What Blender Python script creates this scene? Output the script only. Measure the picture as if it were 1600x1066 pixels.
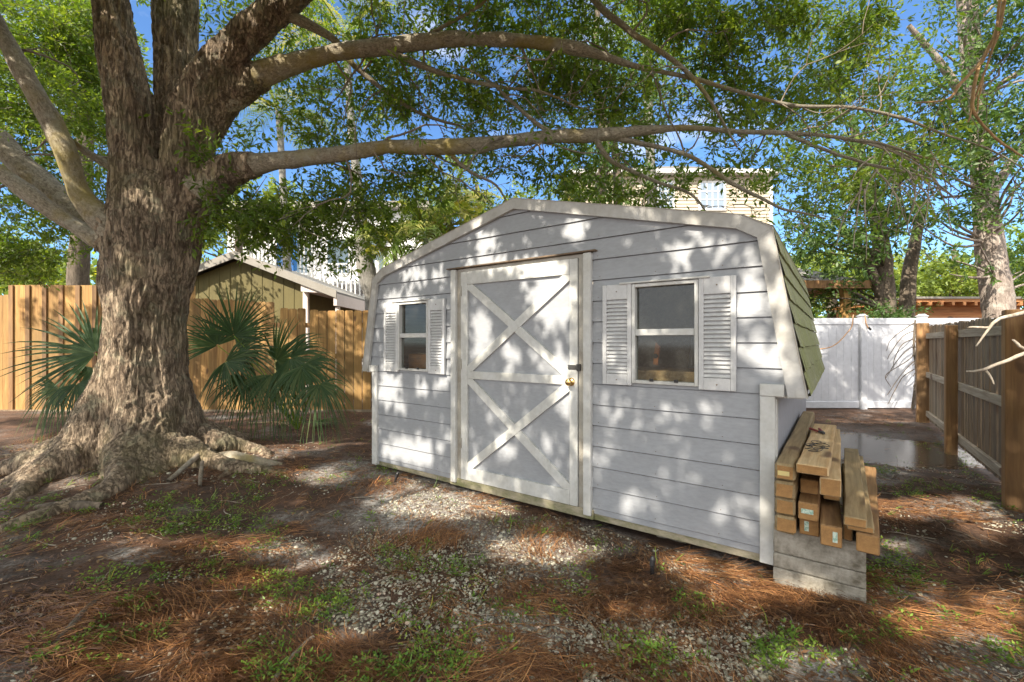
import bpy, bmesh, math, random
import numpy as np
from mathutils import Vector, Matrix

for o in list(bpy.data.objects): bpy.data.objects.remove(o)
SC = bpy.context.scene
COL = SC.collection
random.seed(7)
rng = np.random.default_rng(11)

# ------------------------------------------------------------------ camera
CH = 1.34            # eye height
FPX = 702.0          # focal length in pixels of the 1600 px wide photo
HOR = 535.0
cam_d = bpy.data.cameras.new('camera')
cam_d.sensor_width = 36.0
cam_d.lens = FPX / 1600 * 36
cam_d.shift_y = (HOR - 533) / 1600
cam_d.clip_start = 0.05
cam_d.clip_end = 2000
cam = bpy.data.objects.new('camera', cam_d)
COL.objects.link(cam)
cam.location = (0, 0, CH)
cam.rotation_euler = (math.pi / 2, 0, 0)
SC.camera = cam

# ------------------------------------------------------------------ sky, sun, exposure
SUN_AZ = math.atan2(-0.64, -0.77)      # direction towards the sun, from +Y clockwise (x, y)
SUN_EL = math.radians(41)
S = np.array([math.sin(SUN_AZ) * math.cos(SUN_EL), math.cos(SUN_AZ) * math.cos(SUN_EL), math.sin(SUN_EL)])
world = bpy.data.worlds.new('World')
SC.world = world
world.use_nodes = True
wn = world.node_tree
wn.nodes.clear()
w_out = wn.nodes.new('ShaderNodeOutputWorld')
w_bg = wn.nodes.new('ShaderNodeBackground')
w_sky = wn.nodes.new('ShaderNodeTexSky')
w_sky.sky_type = 'NISHITA'
w_sky.sun_disc = False
w_sky.sun_elevation = SUN_EL
w_sky.sun_rotation = SUN_AZ
w_sky.air_density = 1.0
w_sky.dust_density = 0.1
w_sky.altitude = 1200
w_sky.ozone_density = 4.0
w_bg.inputs['Strength'].default_value = 0.13
# thin drifting clouds
w_tc = wn.nodes.new('ShaderNodeTexCoord')
w_map = wn.nodes.new('ShaderNodeMapping')
w_map.inputs['Scale'].default_value = (1.0, 1.0, 2.6)
w_map.inputs['Location'].default_value = (0.35, 0.1, 0.2)
w_no = wn.nodes.new('ShaderNodeTexNoise')
w_no.inputs['Scale'].default_value = 2.3
w_no.inputs['Detail'].default_value = 7
w_no.inputs['Roughness'].default_value = 0.55
w_rp = wn.nodes.new('ShaderNodeValToRGB')
w_rp.color_ramp.elements[0].position = 0.55
w_rp.color_ramp.elements[1].position = 0.86
w_mx = wn.nodes.new('ShaderNodeMix')
w_mx.data_type = 'RGBA'
w_mx.inputs[7].default_value = (7.6, 7.55, 7.5, 1)
wn.links.new(w_tc.outputs['Generated'], w_map.inputs['Vector'])
wn.links.new(w_map.outputs[0], w_no.inputs['Vector'])
# cloud bank added as fill light overhead and behind the photographer, nearly clear ahead
w_sep = wn.nodes.new('ShaderNodeSeparateXYZ')
wn.links.new(w_tc.outputs['Generated'], w_sep.inputs[0])
w_m1 = wn.nodes.new('ShaderNodeMath'); w_m1.operation = 'MULTIPLY_ADD'
wn.links.new(w_sep.outputs['Y'], w_m1.inputs[0]); w_m1.inputs[1].default_value = -0.42
w_m2 = wn.nodes.new('ShaderNodeMath'); w_m2.operation = 'MULTIPLY'
wn.links.new(w_sep.outputs['Z'], w_m2.inputs[0]); w_m2.inputs[1].default_value = 0.30
wn.links.new(w_m2.outputs[0], w_m1.inputs[2])
w_m3 = wn.nodes.new('ShaderNodeMath'); w_m3.operation = 'ADD'
wn.links.new(w_no.outputs['Fac'], w_m3.inputs[0]); wn.links.new(w_m1.outputs[0], w_m3.inputs[1])
w_m4 = wn.nodes.new('ShaderNodeMath'); w_m4.operation = 'ADD'; w_m4.inputs[1].default_value = 0.20
wn.links.new(w_m3.outputs[0], w_m4.inputs[0])
wn.links.new(w_m4.outputs[0], w_rp.inputs['Fac'])
wn.links.new(w_rp.outputs['Color'], w_mx.inputs[0])
wn.links.new(w_sky.outputs[0], w_mx.inputs[6])
w_tint = wn.nodes.new('ShaderNodeMix')
w_tint.data_type = 'RGBA'
w_tint.blend_type = 'MULTIPLY'
w_tint.inputs[0].default_value = 1.0
w_tint.inputs[7].default_value = (0.74, 0.91, 1.02, 1)
wn.links.new(w_sky.outputs[0], w_tint.inputs[6])
wn.links.new(w_tint.outputs[2], w_mx.inputs[6])
wn.links.new(w_mx.outputs[2], w_bg.inputs['Color'])
wn.links.new(w_bg.outputs[0], w_out.inputs[0])

sun_d = bpy.data.lights.new('sun', 'SUN')
sun_d.energy = 5.0
sun_d.angle = math.radians(0.55)
sun_d.color = (1.0, 0.90, 0.75)
sun = bpy.data.objects.new('sun', sun_d)
COL.objects.link(sun)
sun.rotation_euler = Vector(S).to_track_quat('Z', 'Y').to_euler()

SC.view_settings.view_transform = 'Standard'
SC.view_settings.look = 'None'
SC.view_settings.exposure = 1.1
SC.view_settings.gamma = 1.0
SC.view_settings.use_curve_mapping = False
SC.render.engine = 'CYCLES'
SC.cycles.max_bounces = 8
SC.cycles.diffuse_bounces = 4
SC.cycles.transparent_max_bounces = 8


def P(px, py, Y):
    """point at distance Y seen at photo pixel (px, py)"""
    return np.array([(px - 800) / FPX * Y, Y, CH - (py - HOR) / FPX * Y])


def proj(p):
    p = np.asarray(p, float)
    Y = np.where(np.abs(p[..., 1]) < 1e-3, 1e-3, p[..., 1])
    return 800 + FPX * p[..., 0] / Y, HOR - FPX * (p[..., 2] - CH) / Y


# ------------------------------------------------------------------ helpers: naming
def tag(o, label=None, cat=None, group=None, kind=None):
    if label: o['label'] = label
    if cat: o['category'] = cat
    if group: o['group'] = group
    if kind: o['kind'] = kind
    return o


def thing(name, label, cat, loc=(0, 0, 0), rotz=0.0, group=None):
    o = bpy.data.objects.new(name, None)
    o.empty_display_size = 0.2
    COL.objects.link(o)
    o.location = loc
    o.rotation_euler = (0, 0, rotz)
    return tag(o, label, cat, group)


def link(name, me, parent=None, mat=None):
    if mat is not None:
        me.materials.clear()
        me.materials.append(mat)
    o = bpy.data.objects.new(name, me)
    COL.objects.link(o)
    if parent is not None:
        o.parent = parent
    return o


# ------------------------------------------------------------------ helpers: noise
def _hash(i, j, k, seed):
    h = (i * 374761393 + j * 668265263 + k * 2147483647 + seed * 1274126177) & 0xffffffff
    h = ((h ^ (h >> 13)) * 1274126177) & 0xffffffff
    h = h ^ (h >> 16)
    return (h & 0xffff) / 65535.0


def vnoise(p, seed=0):
    p = np.asarray(p, float)
    f = np.floor(p)
    t = p - f
    t = t * t * (3 - 2 * t)
    i, j, k = [f[:, a].astype(np.int64) for a in range(3)]
    r = 0
    for a in (0, 1):
        for b in (0, 1):
            for c in (0, 1):
                w = (t[:, 0] if a else 1 - t[:, 0]) * (t[:, 1] if b else 1 - t[:, 1]) * (t[:, 2] if c else 1 - t[:, 2])
                r = r + w * _hash(i + a, j + b, k + c, seed)
    return r


def fbm(p, oct=4, seed=0, gain=0.5):
    r = 0; a = 1; s = 0
    p = np.asarray(p, float)
    for o in range(oct):
        r = r + a * vnoise(p * (2 ** o) + o * 17.3, seed + o)
        s += a; a *= gain
    return r / s


def norm(v):
    return v / (np.linalg.norm(v, axis=-1, keepdims=True) + 1e-9)


# ------------------------------------------------------------------ helpers: meshes
def np_mesh(name, V, F, smooth=False, attrs=None, uv=None):
    """V (n,3), F (m,k) fixed-size faces, or list of arrays with different k"""
    me = bpy.data.meshes.new(name)
    Fs = F if isinstance(F, list) else [F]
    V = np.asarray(V, np.float32)
    me.vertices.add(len(V))
    me.vertices.foreach_set('co', V.ravel())
    loops = np.concatenate([np.asarray(f, np.int32).ravel() for f in Fs])
    sizes = np.concatenate([np.full(len(f), np.asarray(f).shape[1], np.int32) for f in Fs])
    starts = np.concatenate([[0], np.cumsum(sizes)[:-1]]).astype(np.int32)
    me.loops.add(len(loops))
    me.loops.foreach_set('vertex_index', loops)
    me.polygons.add(len(sizes))
    me.polygons.foreach_set('loop_start', starts)
    me.polygons.foreach_set('loop_total', sizes)
    if smooth:
        me.polygons.foreach_set('use_smooth', np.ones(len(sizes), bool))
    me.update(calc_edges=True)
    if attrs:
        for k, a in attrs.items():
            at = me.attributes.new(k, 'FLOAT', 'POINT')
            at.data.foreach_set('value', np.asarray(a, np.float32))
    if uv is not None:
        l = me.uv_layers.new(name='UVMap')
        l.data.foreach_set('uv', np.asarray(uv, np.float32)[loops].ravel())
    return me


class MB:
    """collects shapes of one part, in local coordinates"""
    def __init__(s):
        s.bm = bmesh.new()

    def box(s, x0, x1, y0, y1, z0, z1, bevel=0.0, M=None):
        b = bmesh.new()
        vs = [b.verts.new((x, y, z)) for z in (z0, z1) for y in (y0, y1) for x in (x0, x1)]
        for f in ((0, 2, 3, 1), (4, 5, 7, 6), (0, 1, 5, 4), (2, 6, 7, 3), (0, 4, 6, 2), (1, 3, 7, 5)):
            b.faces.new([vs[i] for i in f])
        if bevel > 0:
            bmesh.ops.bevel(b, geom=list(b.edges), offset=bevel, segments=1, affect='EDGES', profile=0.5)
        if M is not None:
            b.transform(M)
        s._add(b)
        return s

    def prism(s, pts, y0, y1, axis='y', M=None):
        """polygon pts (a, z) extruded along y (or along x)"""
        b = bmesh.new()
        f = (lambda a, z, t: (a, t, z)) if axis == 'y' else ((lambda a, z, t: (t, a, z)) if axis == 'x' else (lambda a, z, t: (a, z, t)))
        A = [b.verts.new(f(a, z, y0)) for a, z in pts]
        B = [b.verts.new(f(a, z, y1)) for a, z in pts]
        n = len(pts)
        b.faces.new(A)
        b.faces.new(B[::-1])
        for i in range(n):
            b.faces.new([A[i], B[i], B[(i + 1) % n], A[(i + 1) % n]])
        bmesh.ops.recalc_face_normals(b, faces=b.faces)
        if M is not None: b.transform(M)
        s._add(b)
        return s

    def cyl(s, p0, p1, r0, r1=None, seg=16):
        r1 = r0 if r1 is None else r1
        p0 = Vector(p0); p1 = Vector(p1)
        b = bmesh.new()
        bmesh.ops.create_cone(b, cap_ends=True, segments=seg, radius1=r0, radius2=r1, depth=(p1 - p0).length)
        q = (p1 - p0).to_track_quat('Z', 'Y').to_matrix().to_4x4()
        b.transform(Matrix.Translation((p0 + p1) / 2) @ q)
        s._add(b)
        return s

    def _add(s, b):
        me = bpy.data.meshes.new('t')
        b.to_mesh(me)
        b.free()
        s.bm.from_mesh(me)
        bpy.data.meshes.remove(me)

    def build(s, name, mat, parent=None, smooth=False):
        me = bpy.data.meshes.new(name)
        s.bm.to_mesh(me)
        s.bm.free()
        if smooth:
            for p in me.polygons: p.use_smooth = True
        return link(name, me, parent, mat)


def resample(pts, step):
    """Catmull-Rom through rows of pts (any number of columns, first three are xyz)"""
    pts = np.asarray(pts, float)
    n = len(pts)
    out = []
    for i in range(n - 1):
        p0 = pts[max(i - 1, 0)]; p1 = pts[i]; p2 = pts[i + 1]; p3 = pts[min(i + 2, n - 1)]
        k = max(2, int(np.linalg.norm(p2[:3] - p1[:3]) / step))
        for t in np.linspace(0, 1, k, endpoint=False):
            out.append(0.5 * ((2 * p1) + (-p0 + p2) * t + (2 * p0 - 5 * p1 + 4 * p2 - p3) * t * t + (-p0 + 3 * p1 - 3 * p2 + p3) * t ** 3))
    out.append(pts[-1])
    return np.array(out)


def tube(path, seg=10, lump=0.0, seed=0, v0=0):
    """path rows (x,y,z,r) -> V, F(quads), uv"""
    path = np.asarray(path, float)
    p = path[:, :3]; r = path[:, 3]
    n = len(p)
    T = norm(np.gradient(p, axis=0))
    u = np.cross(T[0], [0.31, 0.22, 0.93]); u /= np.linalg.norm(u) + 1e-9
    th = np.linspace(0, 2 * np.pi, seg, endpoint=False)
    V = np.zeros((n, seg, 3)); UV = np.zeros((n, seg, 2))
    L = 0
    for i in range(n):
        u = u - T[i] * np.dot(u, T[i]); u /= np.linalg.norm(u) + 1e-9
        w = np.cross(T[i], u)
        if i: L += np.linalg.norm(p[i] - p[i - 1])
        ring = np.cos(th)[:, None] * u + np.sin(th)[:, None] * w
        rr = r[i] * np.ones(seg)
        V[i] = p[i] + ring * rr[:, None]
        UV[i, :, 0] = th / (2 * np.pi)
        UV[i, :, 1] = L
    V = V.reshape(-1, 3)
    if lump > 0:
        C = np.repeat(p, seg, 0)
        R = np.repeat(r, seg)
        k = 1 + lump * (fbm(V * 9.0, 3, seed) - 0.5) * 2 + lump * (vnoise(V * 3.1, seed + 5) - 0.5) * 2
        V = C + (V - C) * k[:, None]
    a = np.arange(n - 1)[:, None] * seg; b = np.arange(seg)[None, :]; c = (b + 1) % seg
    F = np.stack([a + b, a + c, a + seg + c, a + seg + b], -1).reshape(-1, 4) + v0
    return V, F, UV.reshape(-1, 2)


class Bundle:
    """many tubes or leaves in one mesh"""
    def __init__(s):
        s.V = []; s.F = []; s.A = []; s.n = 0

    def add(s, V, F, a=None):
        s.V.append(V); s.F.append(np.asarray(F) + s.n)
        s.A.append(np.zeros(len(V)) if a is None else a)
        s.n += len(V)

    def tube(s, path, seg=5, lump=0, seed=0):
        V, F, _ = tube(path, seg, lump, seed)
        s.add(V, F)

    def mesh(s, name, smooth=True):
        return np_mesh(name, np.concatenate(s.V), np.concatenate(s.F), smooth, {'rnd': np.concatenate(s.A)})


def leaves_mesh(name, pos, axis, nrm, length, width, rnd):
    """lance-shaped leaves: one folded quad each"""
    axis = norm(axis)
    side = norm(np.cross(axis, nrm))
    up = np.cross(side, axis)
    L = length[:, None]; W = width[:, None]
    V = np.stack([pos, pos + axis * L * .45 + side * W * .5 + up * W * .16, pos + axis * L, pos + axis * L * .45 - side * W * .5 + up * W * .16], 1).reshape(-1, 3)
    F = np.arange(len(V)).reshape(-1, 4)
    return np_mesh(name, V, F, False, {'rnd': np.repeat(rnd, 4)})


# ------------------------------------------------------------------ helpers: materials
MATS = {}


def new_mat(name):
    m = bpy.data.materials.new(name)
    m.use_nodes = True
    nt = m.node_tree
    b = nt.nodes['Principled BSDF']
    return m, nt, b


def noise(nt, scale, detail=5, rough=0.6, coord='Object', stretch=(1, 1, 1), dist=0.0):
    tc = nt.nodes.new('ShaderNodeTexCoord')
    mp = nt.nodes.new('ShaderNodeMapping')
    mp.inputs['Scale'].default_value = stretch
    n = nt.nodes.new('ShaderNodeTexNoise')
    n.inputs['Scale'].default_value = scale
    n.inputs['Detail'].default_value = detail
    n.inputs['Roughness'].default_value = rough
    n.inputs['Distortion'].default_value = dist
    nt.links.new(tc.outputs[coord], mp.inputs['Vector'])
    nt.links.new(mp.outputs[0], n.inputs['Vector'])
    return n.outputs['Fac']


def ramp(nt, fac, stops):
    r = nt.nodes.new('ShaderNodeValToRGB')
    e = r.color_ramp.elements
    while len(e) < len(stops): e.new(0.5)
    for el, (p, c) in zip(e, stops):
        el.position = p
        el.color = (c[0], c[1], c[2], 1) if hasattr(c, '__len__') else (c, c, c, 1)
    nt.links.new(fac, r.inputs['Fac'])
    return r.outputs['Color']


def mixc(nt, fac, a, b, mode='MIX'):
    m = nt.nodes.new('ShaderNodeMix')
    m.data_type = 'RGBA'
    m.blend_type = mode
    for sock, v in ((m.inputs[0], fac), (m.inputs[6], a), (m.inputs[7], b)):
        if hasattr(v, 'default_value') or hasattr(v, 'is_linked'):
            nt.links.new(v, sock)
        elif hasattr(v, '__len__'):
            sock.default_value = (v[0], v[1], v[2], 1)
        else:
            sock.default_value = v
    return m.outputs[2]


def bump(nt, b, h, strength=0.4, dist=0.01):
    n = nt.nodes.new('ShaderNodeBump')
    n.inputs['Strength'].default_value = strength
    n.inputs['Distance'].default_value = dist
    nt.links.new(h, n.inputs['Height'])
    nt.links.new(n.outputs[0], b.inputs['Normal'])


def attr(nt, name):
    a = nt.nodes.new('ShaderNodeAttribute')
    a.attribute_name = name
    return a.outputs['Fac']


def mathn(nt, op, a, b):
    m = nt.nodes.new('ShaderNodeMath')
    m.operation = op
    for s_, v in ((m.inputs[0], a), (m.inputs[1], b)):
        if isinstance(v, (int, float)): s_.default_value = v
        else: nt.links.new(v, s_)
    return m.outputs[0]


def paint(name, col, dirt, amount=0.5, scale=3.0, rough=0.55, grain=(1, 1, 1), lo=0.45, hi=0.75, bumps=0.15):
    m, nt, b = new_mat(name)
    n1 = noise(nt, scale, 8, 0.7, stretch=grain)
    n2 = noise(nt, scale * 9, 4, 0.6, stretch=grain)
    f = ramp(nt, n1, [(lo, 0), (hi, amount)])
    c = mixc(nt, f, col, dirt)
    g = ramp(nt, n2, [(0.3, 0.86), (0.7, 1.0)])
    c = mixc(nt, 1.0, c, g, 'MULTIPLY')
    nt.links.new(c, b.inputs['Base Color'])
    b.inputs['Roughness'].default_value = rough
    bump(nt, b, n2, bumps, 0.004)
    return m


def wood(name, light, dark, knot=(0.12, 0.06, 0.03), axis=2, scale=1.0, rough=0.75, stain=None, bumps=0.35):
    m, nt, b = new_mat(name)
    st = [14 * scale] * 3; st[axis] = 1.1 * scale
    n1 = noise(nt, 1.6, 6, 0.65, stretch=tuple(st), dist=0.6)
    st2 = [60 * scale] * 3; st2[axis] = 2.0 * scale
    n2 = noise(nt, 1.0, 3, 0.6, stretch=tuple(st2))
    n3 = noise(nt, 0.9, 3, 0.5)
    st3 = [7 * scale] * 3; st3[axis] = 3.0 * scale
    n4 = noise(nt, 1.0, 1, 0.3, stretch=tuple(st3))
    c = mixc(nt, ramp(nt, n1, [(0.38, 0), (0.62, 1)]), dark, light)
    c = mixc(nt, 1.0, c, ramp(nt, n2, [(0.3, 0.72), (0.65, 1.0)]), 'MULTIPLY')
    c = mixc(nt, ramp(nt, n4, [(0.70, 0), (0.76, 0.85)]), c, knot)
    if stain is not None:
        c = mixc(nt, ramp(nt, n3, [(0.42, 0), (0.68, 0.8)]), c, stain)
    tone = mixc(nt, 1.0, c, ramp(nt, attr(nt, 'rnd'), [(0, 1.0), (1, 0.52)]), 'MULTIPLY')
    nt.links.new(tone, b.inputs['Base Color'])
    b.inputs['Roughness'].default_value = rough
    bump(nt, b, n2, bumps, 0.004)
    return m


def leaf_mat(name, dark, mid, light, trans=0.35, gloss=0.5):
    m = bpy.data.materials.new(name)
    m.use_nodes = True
    nt = m.node_tree
    nt.nodes.clear()
    out = nt.nodes.new('ShaderNodeOutputMaterial')
    c = ramp(nt, attr(nt, 'rnd'), [(0.0, dark), (0.5, mid), (0.93, light), (1.0, (light[0] * 1.7, light[1] * 1.1, light[2]))])
    d = nt.nodes.new('ShaderNodeBsdfPrincipled')
    d.inputs['Roughness'].default_value = gloss
    nt.links.new(c, d.inputs['Base Color'])
    t = nt.nodes.new('ShaderNodeBsdfTranslucent')
    ct = mixc(nt, 1.0, c, (1.6, 1.5, 0.5), 'MULTIPLY')
    nt.links.new(ct, t.inputs['Color'])
    mx = nt.nodes.new('ShaderNodeMixShader')
    mx.inputs[0].default_value = trans
    nt.links.new(d.outputs[0], mx.inputs[1])
    nt.links.new(t.outputs[0], mx.inputs[2])
    nt.links.new(mx.outputs[0], out.inputs[0])
    return m


def bark(name, ridge, groove, moss=None, uv=False, scale=1.0, lichen=None, strength=0.9, dist=0.03, mossamt=0.9):
    m, nt, b = new_mat(name)
    st = (1, 1, 0.28) if not uv else (2.2, 1.4, 1)
    co = 'UV' if uv else 'Object'
    n1 = noise(nt, (9 if not uv else 5) * scale, 8, 0.7, co, st, dist=1.2)
    n2 = noise(nt, 40 * scale, 5, 0.7, 'Object', (1, 1, 0.5))
    n3 = noise(nt, 1.7, 5, 0.6)
    n4 = noise(nt, 5.5, 6, 0.7)
    nc_ = noise(nt, (26 if not uv else 9) * scale, 5, 0.65, co, (1, 1, .14) if not uv else (3.0, 1.0, 1), dist=0.6)
    ab = mathn(nt, 'ABSOLUTE', mathn(nt, 'SUBTRACT', nc_, 0.5), 0.0)
    crack = ramp(nt, ab, [(0.0, 0), (0.045, 1)])
    h = mathn(nt, 'ADD', mathn(nt, 'ADD', n1, mathn(nt, 'MULTIPLY', n2, 0.35)), mathn(nt, 'MULTIPLY', crack, 0.5))
    c = mixc(nt, ramp(nt, n1, [(0.36, 0), (0.56, 1)]), groove, ridge)
    c = mixc(nt, mathn(nt, 'MULTIPLY', mathn(nt, 'SUBTRACT', 1.0, crack), 0.6), c, groove)
    c = mixc(nt, 1.0, c, ramp(nt, n2, [(0.3, 0.6), (0.7, 1.1)]), 'MULTIPLY')
    if lichen is not None:
        c = mixc(nt, ramp(nt, n4, [(0.52, 0), (0.68, 0.7)]), c, lichen)
    if moss is not None:
        c = mixc(nt, ramp(nt, n3, [(0.5, 0), (0.66, mossamt)]), c, moss)
    nt.links.new(c, b.inputs['Base Color'])
    b.inputs['Roughness'].default_value = 0.9
    bump(nt, b, h, strength, dist)
    return m


M_SIDING = paint('grey_blue_paint', (0.36, 0.378, 0.408), (0.27, 0.28, 0.295), 0.45, 2.5, 0.5, (1, 1, 3), bumps=0.25)
M_TRIM = paint('white_trim_paint', (0.64, 0.65, 0.64), (0.36, 0.34, 0.26), 0.55, 3.5, 0.5, lo=0.42, hi=0.78)
M_FASCIA = paint('weathered_white_paint', (0.52, 0.52, 0.51), (0.33, 0.31, 0.26), 0.7, 4.0, 0.6, lo=0.38, hi=0.7)
M_SHUTTER = paint('shutter_plastic', (0.62, 0.63, 0.64), (0.45, 0.46, 0.46), 0.5, 5.0, 0.45)
M_VINYL = paint('white_vinyl', (0.60, 0.62, 0.67), (0.45, 0.47, 0.50), 0.5, 1.5, 0.35, bumps=0.02)
M_SKID = paint('mildewed_skid', (0.42, 0.37, 0.27), (0.16, 0.17, 0.07), 0.9, 4.5, 0.8, (1, 1, 2), lo=0.4, hi=0.62, bumps=0.5)
M_METAL = paint('aluminium_jamb', (0.42, 0.40, 0.35), (0.20, 0.15, 0.10), 0.7, 6, 0.4)
M_RUST = paint('rusty_strip', (0.20, 0.14, 0.09), (0.09, 0.07, 0.06), 0.9, 12, 0.7)
M_BLACK = paint('black_metal', (0.05, 0.05, 0.05), (0.12, 0.11, 0.10), 0.5, 20, 0.45)
M_BLACKPL = paint('black_plastic', (0.02, 0.02, 0.022), (0.05, 0.05, 0.05), 0.5, 20, 0.4)
M_BRASS, _nt, _b = new_mat('brass')
_b.inputs['Base Color'].default_value = (0.78, 0.55, 0.24, 1)
_b.inputs['Metallic'].default_value = 1.0
_b.inputs['Roughness'].default_value = 0.25
M_CONC = paint('concrete', (0.42, 0.39, 0.33), (0.10, 0.085, 0.055), 0.9, 5.0, 0.9, lo=0.40, hi=0.60, bumps=0.7)
M_FENCE_NEW = wood('new_pine_board', (0.62, 0.37, 0.13), (0.42, 0.22, 0.07), axis=2, stain=(0.30, 0.19, 0.07))
M_FENCE_OLD = wood('weathered_board', (0.36, 0.26, 0.165), (0.20, 0.14, 0.085), axis=2, stain=(0.32, 0.27, 0.20))
M_POST = wood('treated_post', (0.42, 0.24, 0.10), (0.27, 0.14, 0.06), axis=2, stain=(0.20, 0.13, 0.07))
M_RAIL_OLD = wood('weathered_rail', (0.34, 0.29, 0.21), (0.22, 0.17, 0.11), axis=1)
M_LUM_OLD = wood('old_timber', (0.50, 0.37, 0.20), (0.30, 0.20, 0.09), axis=1, stain=(0.25, 0.20, 0.11))
M_LUM_NEW = wood('fresh_timber', (0.74, 0.55, 0.31), (0.56, 0.36, 0.17), axis=1)
M_LUM_BRN = wood('brown_timber', (0.44, 0.26, 0.11), (0.27, 0.14, 0.055), axis=1)
M_TAG = paint('paper_tag', (0.62, 0.72, 0.62), (0.25, 0.45, 0.35), 0.9, 60, 0.6, lo=0.5, hi=0.55)
M_ENDG = paint('end_grain', (0.46, 0.25, 0.09), (0.24, 0.13, 0.05), .8, 14, .85, lo=.38, hi=.62, bumps=.5)
M_TAGY = paint('yellow_tag', (0.75, 0.62, 0.25), (0.6, 0.5, 0.3), 0.5, 60, 0.6)
M_BARK = bark('oak_bark', (0.46, 0.355, 0.25), (0.13, 0.088, 0.056), moss=(0.16, 0.15, 0.06), lichen=(0.30, 0.29, 0.20), scale=1.0, strength=1.0, dist=0.035, mossamt=0.45)
M_LIMB = bark('limb_bark', (0.50, 0.45, 0.35), (0.21, 0.17, 0.12), moss=(0.30, 0.23, 0.045), uv=True, lichen=(0.42, 0.41, 0.34), strength=0.7, dist=0.015, mossamt=0.8)
M_TWIG = bark('twig_bark', (0.30, 0.25, 0.19), (0.15, 0.12, 0.09), lichen=(0.42, 0.40, 0.34), strength=0.4, dist=0.005)
M_DEAD = bark('dead_twig', (0.50, 0.44, 0.36), (0.32, 0.27, 0.21), strength=0.4, dist=0.004)
M_PALMTR = bark('palm_trunk', (0.27, 0.26, 0.24), (0.16, 0.15, 0.135), lichen=(0.34, 0.33, 0.31), strength=0.3, dist=0.01)
M_PINKTR = bark('pale_trunk', (0.44, 0.37, 0.32), (0.24, 0.19, 0.16), lichen=(0.52, 0.48, 0.42), strength=0.6, dist=0.02)
M_DARKTR = bark('dark_trunk', (0.20, 0.16, 0.12), (0.09, 0.07, 0.05), strength=0.6, dist=0.02)
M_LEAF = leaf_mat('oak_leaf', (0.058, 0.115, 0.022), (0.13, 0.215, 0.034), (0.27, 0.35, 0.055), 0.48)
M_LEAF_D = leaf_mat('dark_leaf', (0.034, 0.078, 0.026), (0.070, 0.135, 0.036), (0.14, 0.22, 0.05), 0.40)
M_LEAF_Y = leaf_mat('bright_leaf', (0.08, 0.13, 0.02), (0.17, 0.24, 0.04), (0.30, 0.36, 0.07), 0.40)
M_WEED = leaf_mat('weed_leaf', (0.06, 0.14, 0.02), (0.14, 0.26, 0.03), (0.28, 0.38, 0.06), 0.35)
M_PALMLEAF = leaf_mat('palmetto_leaf', (0.024, 0.060, 0.022), (0.048, 0.105, 0.030), (0.16, 0.20, 0.07), 0.25, 0.55)
M_FROND = leaf_mat('feather_palm_leaf', (0.07, 0.12, 0.02), (0.16, 0.23, 0.04), (0.34, 0.32, 0.10), 0.35, 0.45)
M_STRAW = leaf_mat('dry_frond', (0.22, 0.15, 0.08), (0.36, 0.26, 0.15), (0.50, 0.38, 0.22), 0.1)
M_NEEDLE = leaf_mat('pine_needle', (0.075, 0.034, 0.017), (0.20, 0.085, 0.034), (0.54, 0.29, 0.12), 0.1, 0.5)
M_LITTER = leaf_mat('dead_leaf', (0.07, 0.035, 0.02), (0.17, 0.085, 0.04), (0.34, 0.22, 0.11), 0.1, 0.6)
M_STONE = leaf_mat('pebble', (0.14, 0.13, 0.09), (0.33, 0.31, 0.235), (0.60, 0.58, 0.48), 0.0, 0.7)

# ================================================================== GROUND
def sstep(a, b, x):
    t = np.clip((x - a) / (b - a), 0, 1)
    return t * t * (3 - 2 * t)


def gh(x, y):
    """ground height"""
    x = np.asarray(x, float); y = np.asarray(y, float)
    q = np.stack([x, y, 0 * x], -1).reshape(-1, 3)
    n = (fbm(q * 0.9, 3, 3) - 0.5).reshape(x.shape) * 0.07
    n2 = (fbm(q * 6.0, 3, 9) - 0.5).reshape(x.shape) * 0.022
    back = 0.12 * sstep(5.6, 7.6, y) * sstep(0.5, -1.5, x)
    mound = 0.14 * np.exp(-(((x + 3.75) / 1.6) ** 2 + ((y - 4.8) / 1.1) ** 2))
    dip = -0.080 * np.exp(-(((x - 4.75) / 1.1) ** 2 + ((y - 5.9) / 1.15) ** 2) ** 1.5)
    fade = 1 - sstep(9, 16, np.hypot(x, y - 4)) * 0.8
    return (n + n2) * fade + back + mound + dip


def gh1(x, y):
    return float(gh(np.array([x]), np.array([y]))[0])


def ell(px, py, e):
    """soft union of ellipses given in photo pixels"""
    r = np.zeros_like(px)
    for cx, cy, rx, ry in e:
        d = ((px - cx) / rx) ** 2 + ((py - cy) / ry) ** 2
        r = np.maximum(r, np.clip(1.5 - d, 0, 1))
    return r


def gpx(x, y):
    Y = np.maximum(y, 0.3)
    return 800 + FPX * x / Y, HOR + FPX * CH / Y


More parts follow.
